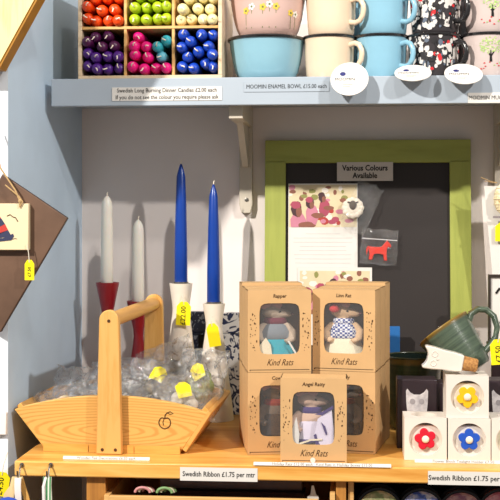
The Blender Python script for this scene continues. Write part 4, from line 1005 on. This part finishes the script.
yc2 = -.10
a = P(484, 186, yc2); b2 = P(494, 292, yc2)
t = thing('hanging_card', 'white backing card hanging at the right edge under the bracket', 'card', (0, yc2, 0))
mb = MB(); mb.prism([(a.x, a.z), (b2.x, b2.z), (b2.x+.12, b2.z+.006), (a.x+.13, a.z+.0)], 0, .0012); mb.build('card', M['paper'], t, smooth=False)
mb = MB(); mb.tube([(a.x+.03, -.0005, a.z-.004), (a.x+.03, -.02, a.z+.055), (P(500, 150, 0).x, .05, ZS-.087)], .0008, 6); mb.build('string', M['string'], t)
mb = MB(); mb.tube([(a.x-.006, -.003, a.z+.016), (a.x+.004, -.004, a.z+.012), (a.x+.012, -.006, a.z+.008), (a.x+.024, -.008, a.z+.006)], .0008, 6); mb.tube([(a.x+.001, -.003, a.z+.009), (a.x+.012, -.006, a.z+.007), (a.x+.024, -.008, a.z+.005)], .0006, 6); mb.build('raffia_tie', M['rope'], t)
pw = P(505, 199, yc2-.016)
t = thing('wicker_ornament', 'cream woven ornament hanging against the white card at right', 'ornament', pw, group=None)
mb = MB(); mb.ball((0, 0, 0), (.021, .012, .031), u=24, v=16); mb.build('woven_body', two_tone('cream_weave', '#b99a62', '#f1e4bf', 150, .42, 'noise', .7, .15), t)
mb = MB()
for k in range(5):
    z = -.02+k*.01; r = sqrt(max(.01, 1-(z/.031)**2)); mb.tube([(.0214*r*cos(q), .0124*r*sin(q), z) for q in [2*pi*j/24 for j in range(24)]], .0011, 6, close=True)
mb.build('woven_bands', M['cream'], t)
mb = MB(); mb.box(-.022, -.002, -.036, .03, .002, -.032); mb.build('dark_bar', M['darkcloth'], t)
yellow_tag(503, 232, .0145, .0175, yc2-.008, 'yellow tag below the cream woven ornament', .006, 0, None)
yellow_tag(498.5, 352, .0135, .0215, -.335, 'yellow tag hanging beside the tilted mug handle', .02, radians(-4), '£7.50', toff=(.01, .02))

# ================================================================== left side hangings
yh = -.457
def Lp(u, v, y=yh): p = P(u, v, y); return (p.x, p.z)
# dark brown diamond board
A = [Lp(69, 218), Lp(2, 332), Lp(-62, 292), Lp(4, 174)]
xc, zc = sum(q[0] for q in A)/4, sum(q[1] for q in A)/4
t = thing('diamond_board', 'dark brown square board hung as a diamond at the left', 'board', (xc, yh, zc))
mb = MB(); mb.prism([(x-xc, z-zc) for x, z in A], -.010, 0, 0, side=1); mb.build('panel', [M['slate'], M['slate_edge']], t, bevel=.0015)
mb = MB(); mb.tube([(-.02, .004, .07), (-.02, .007, .11), (-.02, .0165, .13)], .001, 6); mb.build('hanging_cord', M['rope'], t)
# cream plaque with sailing boat
yq = yh-.0225
c0, c1 = P(28.5, 203.5, yq), P(-46, 250, yq)
t = thing('boat_plaque', 'small cream plaque with a striped sailing boat, hung on jute string', 'plaque', (c0.x, yq, c1.z), group=None)
w, h = c0.x-c1.x, c0.z-c1.z
mb = MB(); mb.box(-w, 0, 0, 0, .012, h); mb.build('panel', M['cream'], t, bevel=.0012)
mats = [col('sail_navy', '#2f3350'), col('sail_red', '#b9382f'), M['brown_ink']]
k = w/75.0
mb = MB(); X = lambda u: (u-28.5)*k; Z = lambda v: (250-v)*h/46.5
mast = [(-6, 211), (1, 217), (7, 225), (11, 236)]
sail_top, sail_base = (-8, 206), 236
stripes = [(-10, 208), (-3.5, 213), (1, 218), (5, 224), (8, 230), (11.5, 236)]
for i in range(5):
    u_a, v_a = stripes[i]; u_b, v_b = stripes[i+1]
    mb.prism([(X(u_a), Z(v_a)), (X(u_b), Z(v_b)), (X(-14), Z(min(240, v_b+10))), (X(-14), Z(min(238, v_a+9)))], -.0006, 0, i % 2)
mb.prism([(X(13), Z(233.5)), (X(14), Z(236)), (X(11.5), Z(240)), (X(-16), Z(243)), (X(-16), Z(239)), (X(3), Z(238))], -.0009, 0, 0)
mb.tube([(X(7), -.0005, Z(216)), (X(10), -.0005, Z(214.5)), (X(13), -.0005, Z(216.8)), (X(15.5), -.0005, Z(217.5)), (X(18), -.0005, Z(221.5))], .0007, 6, mi=2)
mb.tube([(X(11), -.0005, Z(239.5)), (X(15), -.0005, Z(238.3)), (X(17), -.0005, Z(238.8))], .0004, 6, mi=2)
mb.build('boat_painting', mats, t, smooth=False)
mb = MB(); mb.tube([(-.014, -.002, h-.006), (-.0135, -.003, h+.004), (-.022, -.001, h+.022), (X(0), .002, Z(168)), (X(-6), .004, Z(140)), (X(-8), .0215, Z(126))], .0014, 8); mb.tube([(-.014, -.002, h-.006), (-.009, -.0025, h+.003), (-.016, -.002, h+.012), (X(5), .001, Z(185))], .0012, 8)
mb.ball((-.0135, -.0022, h+.004), (.0032, .0026, .004)); mb.build('jute_string', M['rope'], t)
tt = yellow_tag(29.5, 270, .0078, .0165, yq-.003, 'yellow tag hanging below the boat plaque', .026, 0, '£7.50', toff=(-.004, .0))
# pale wooden board at the top left, brown edges
ytb = -.482
A = [Lp(38, 0, ytb), Lp(0, 69, ytb), Lp(-30, 69, ytb), Lp(-60, 0, ytb), Lp(-40, -70, ytb), Lp(70, -58, ytb)]
xc, zc = sum(q[0] for q in A)/6, sum(q[1] for q in A)/6
t = thing('hanging_wooden_board', 'pale wooden board with thick brown edge hanging at top left', 'board', (xc, ytb, zc))
mb = MB(); mb.prism([(x-xc, z-zc) for x, z in A], -.004, .034, 0, side=1); mb.build('edge_frame', [M['board_edge'], M['board_edge']], t)
inn = [((x-xc)*.93, (z-zc)*.93) for x, z in A]
mb = MB(); mb.prism(inn, -.0062, -.0041); mb.build('face_panel', M['board'], t)
# light switch and a yellow label at the lower left
a, b2 = P(-16, 434, YP-.0005), P(8, 411.5, YP-.0005)
t = thing('wall_switch', 'white plastic wall switch on the pillar left of the basket', 'switch', (a.x, YP-.0005, a.z)); w, h = min(b2.x, XP-.0005)-a.x, b2.z-a.z
mb = MB(); mb.box(0, -.008, 0, w, 0, h); mb.build('plate', M['switch'], t, bevel=.0015)
mb = MB(); mb.box(w*.35, -.011, h*.3, w*.65, -.0082, h*.7); mb.build('rocker', M['switch'], t, bevel=.001)
yellow_tag(1, 484, .0138, .02, -.456, 'yellow tag hanging in the lower left corner beside the straps', .03, radians(8), '£4.50', toff=(0, .0155))

# ================================================================== light
def spot(name, loc, aim, power, colr, size=70, blend=.6, rad=.04):
    l = bpy.data.lights.new(name, 'SPOT'); l.energy = power; l.color = colr; l.spot_size = radians(size); l.spot_blend = blend; l.shadow_soft_size = rad
    o = bpy.data.objects.new(name, l); C.objects.link(o); o.location = loc
    o.rotation_euler = (Vector(aim)-Vector(loc)).to_track_quat('-Z', 'Y').to_euler(); return o
spot('ceiling_spot_left', (-1.62, -2.4, 2.86), (-.0, -.2, 1.15), 410, (1, .95, .88))
spot('ceiling_spot_right', (1.7, -2.1, 2.75), (-.2, -.2, 1.15), 180, (1, .96, .91))
spot('ceiling_spot_near', (.15, -1.4, 2.62), (-.02, -.2, 1.1), 22, (1, .95, .88))
w = bpy.data.worlds.new('shop_ambient'); S.world = w; w.use_nodes = True
w.node_tree.nodes['Background'].inputs[0].default_value = (1, .98, .96, 1); w.node_tree.nodes['Background'].inputs[1].default_value = .28
S.view_settings.view_transform = 'Standard'; S.view_settings.look = 'None'; S.view_settings.gamma = 1; S.view_settings.use_curve_mapping = False
S.view_settings.exposure = 0.2
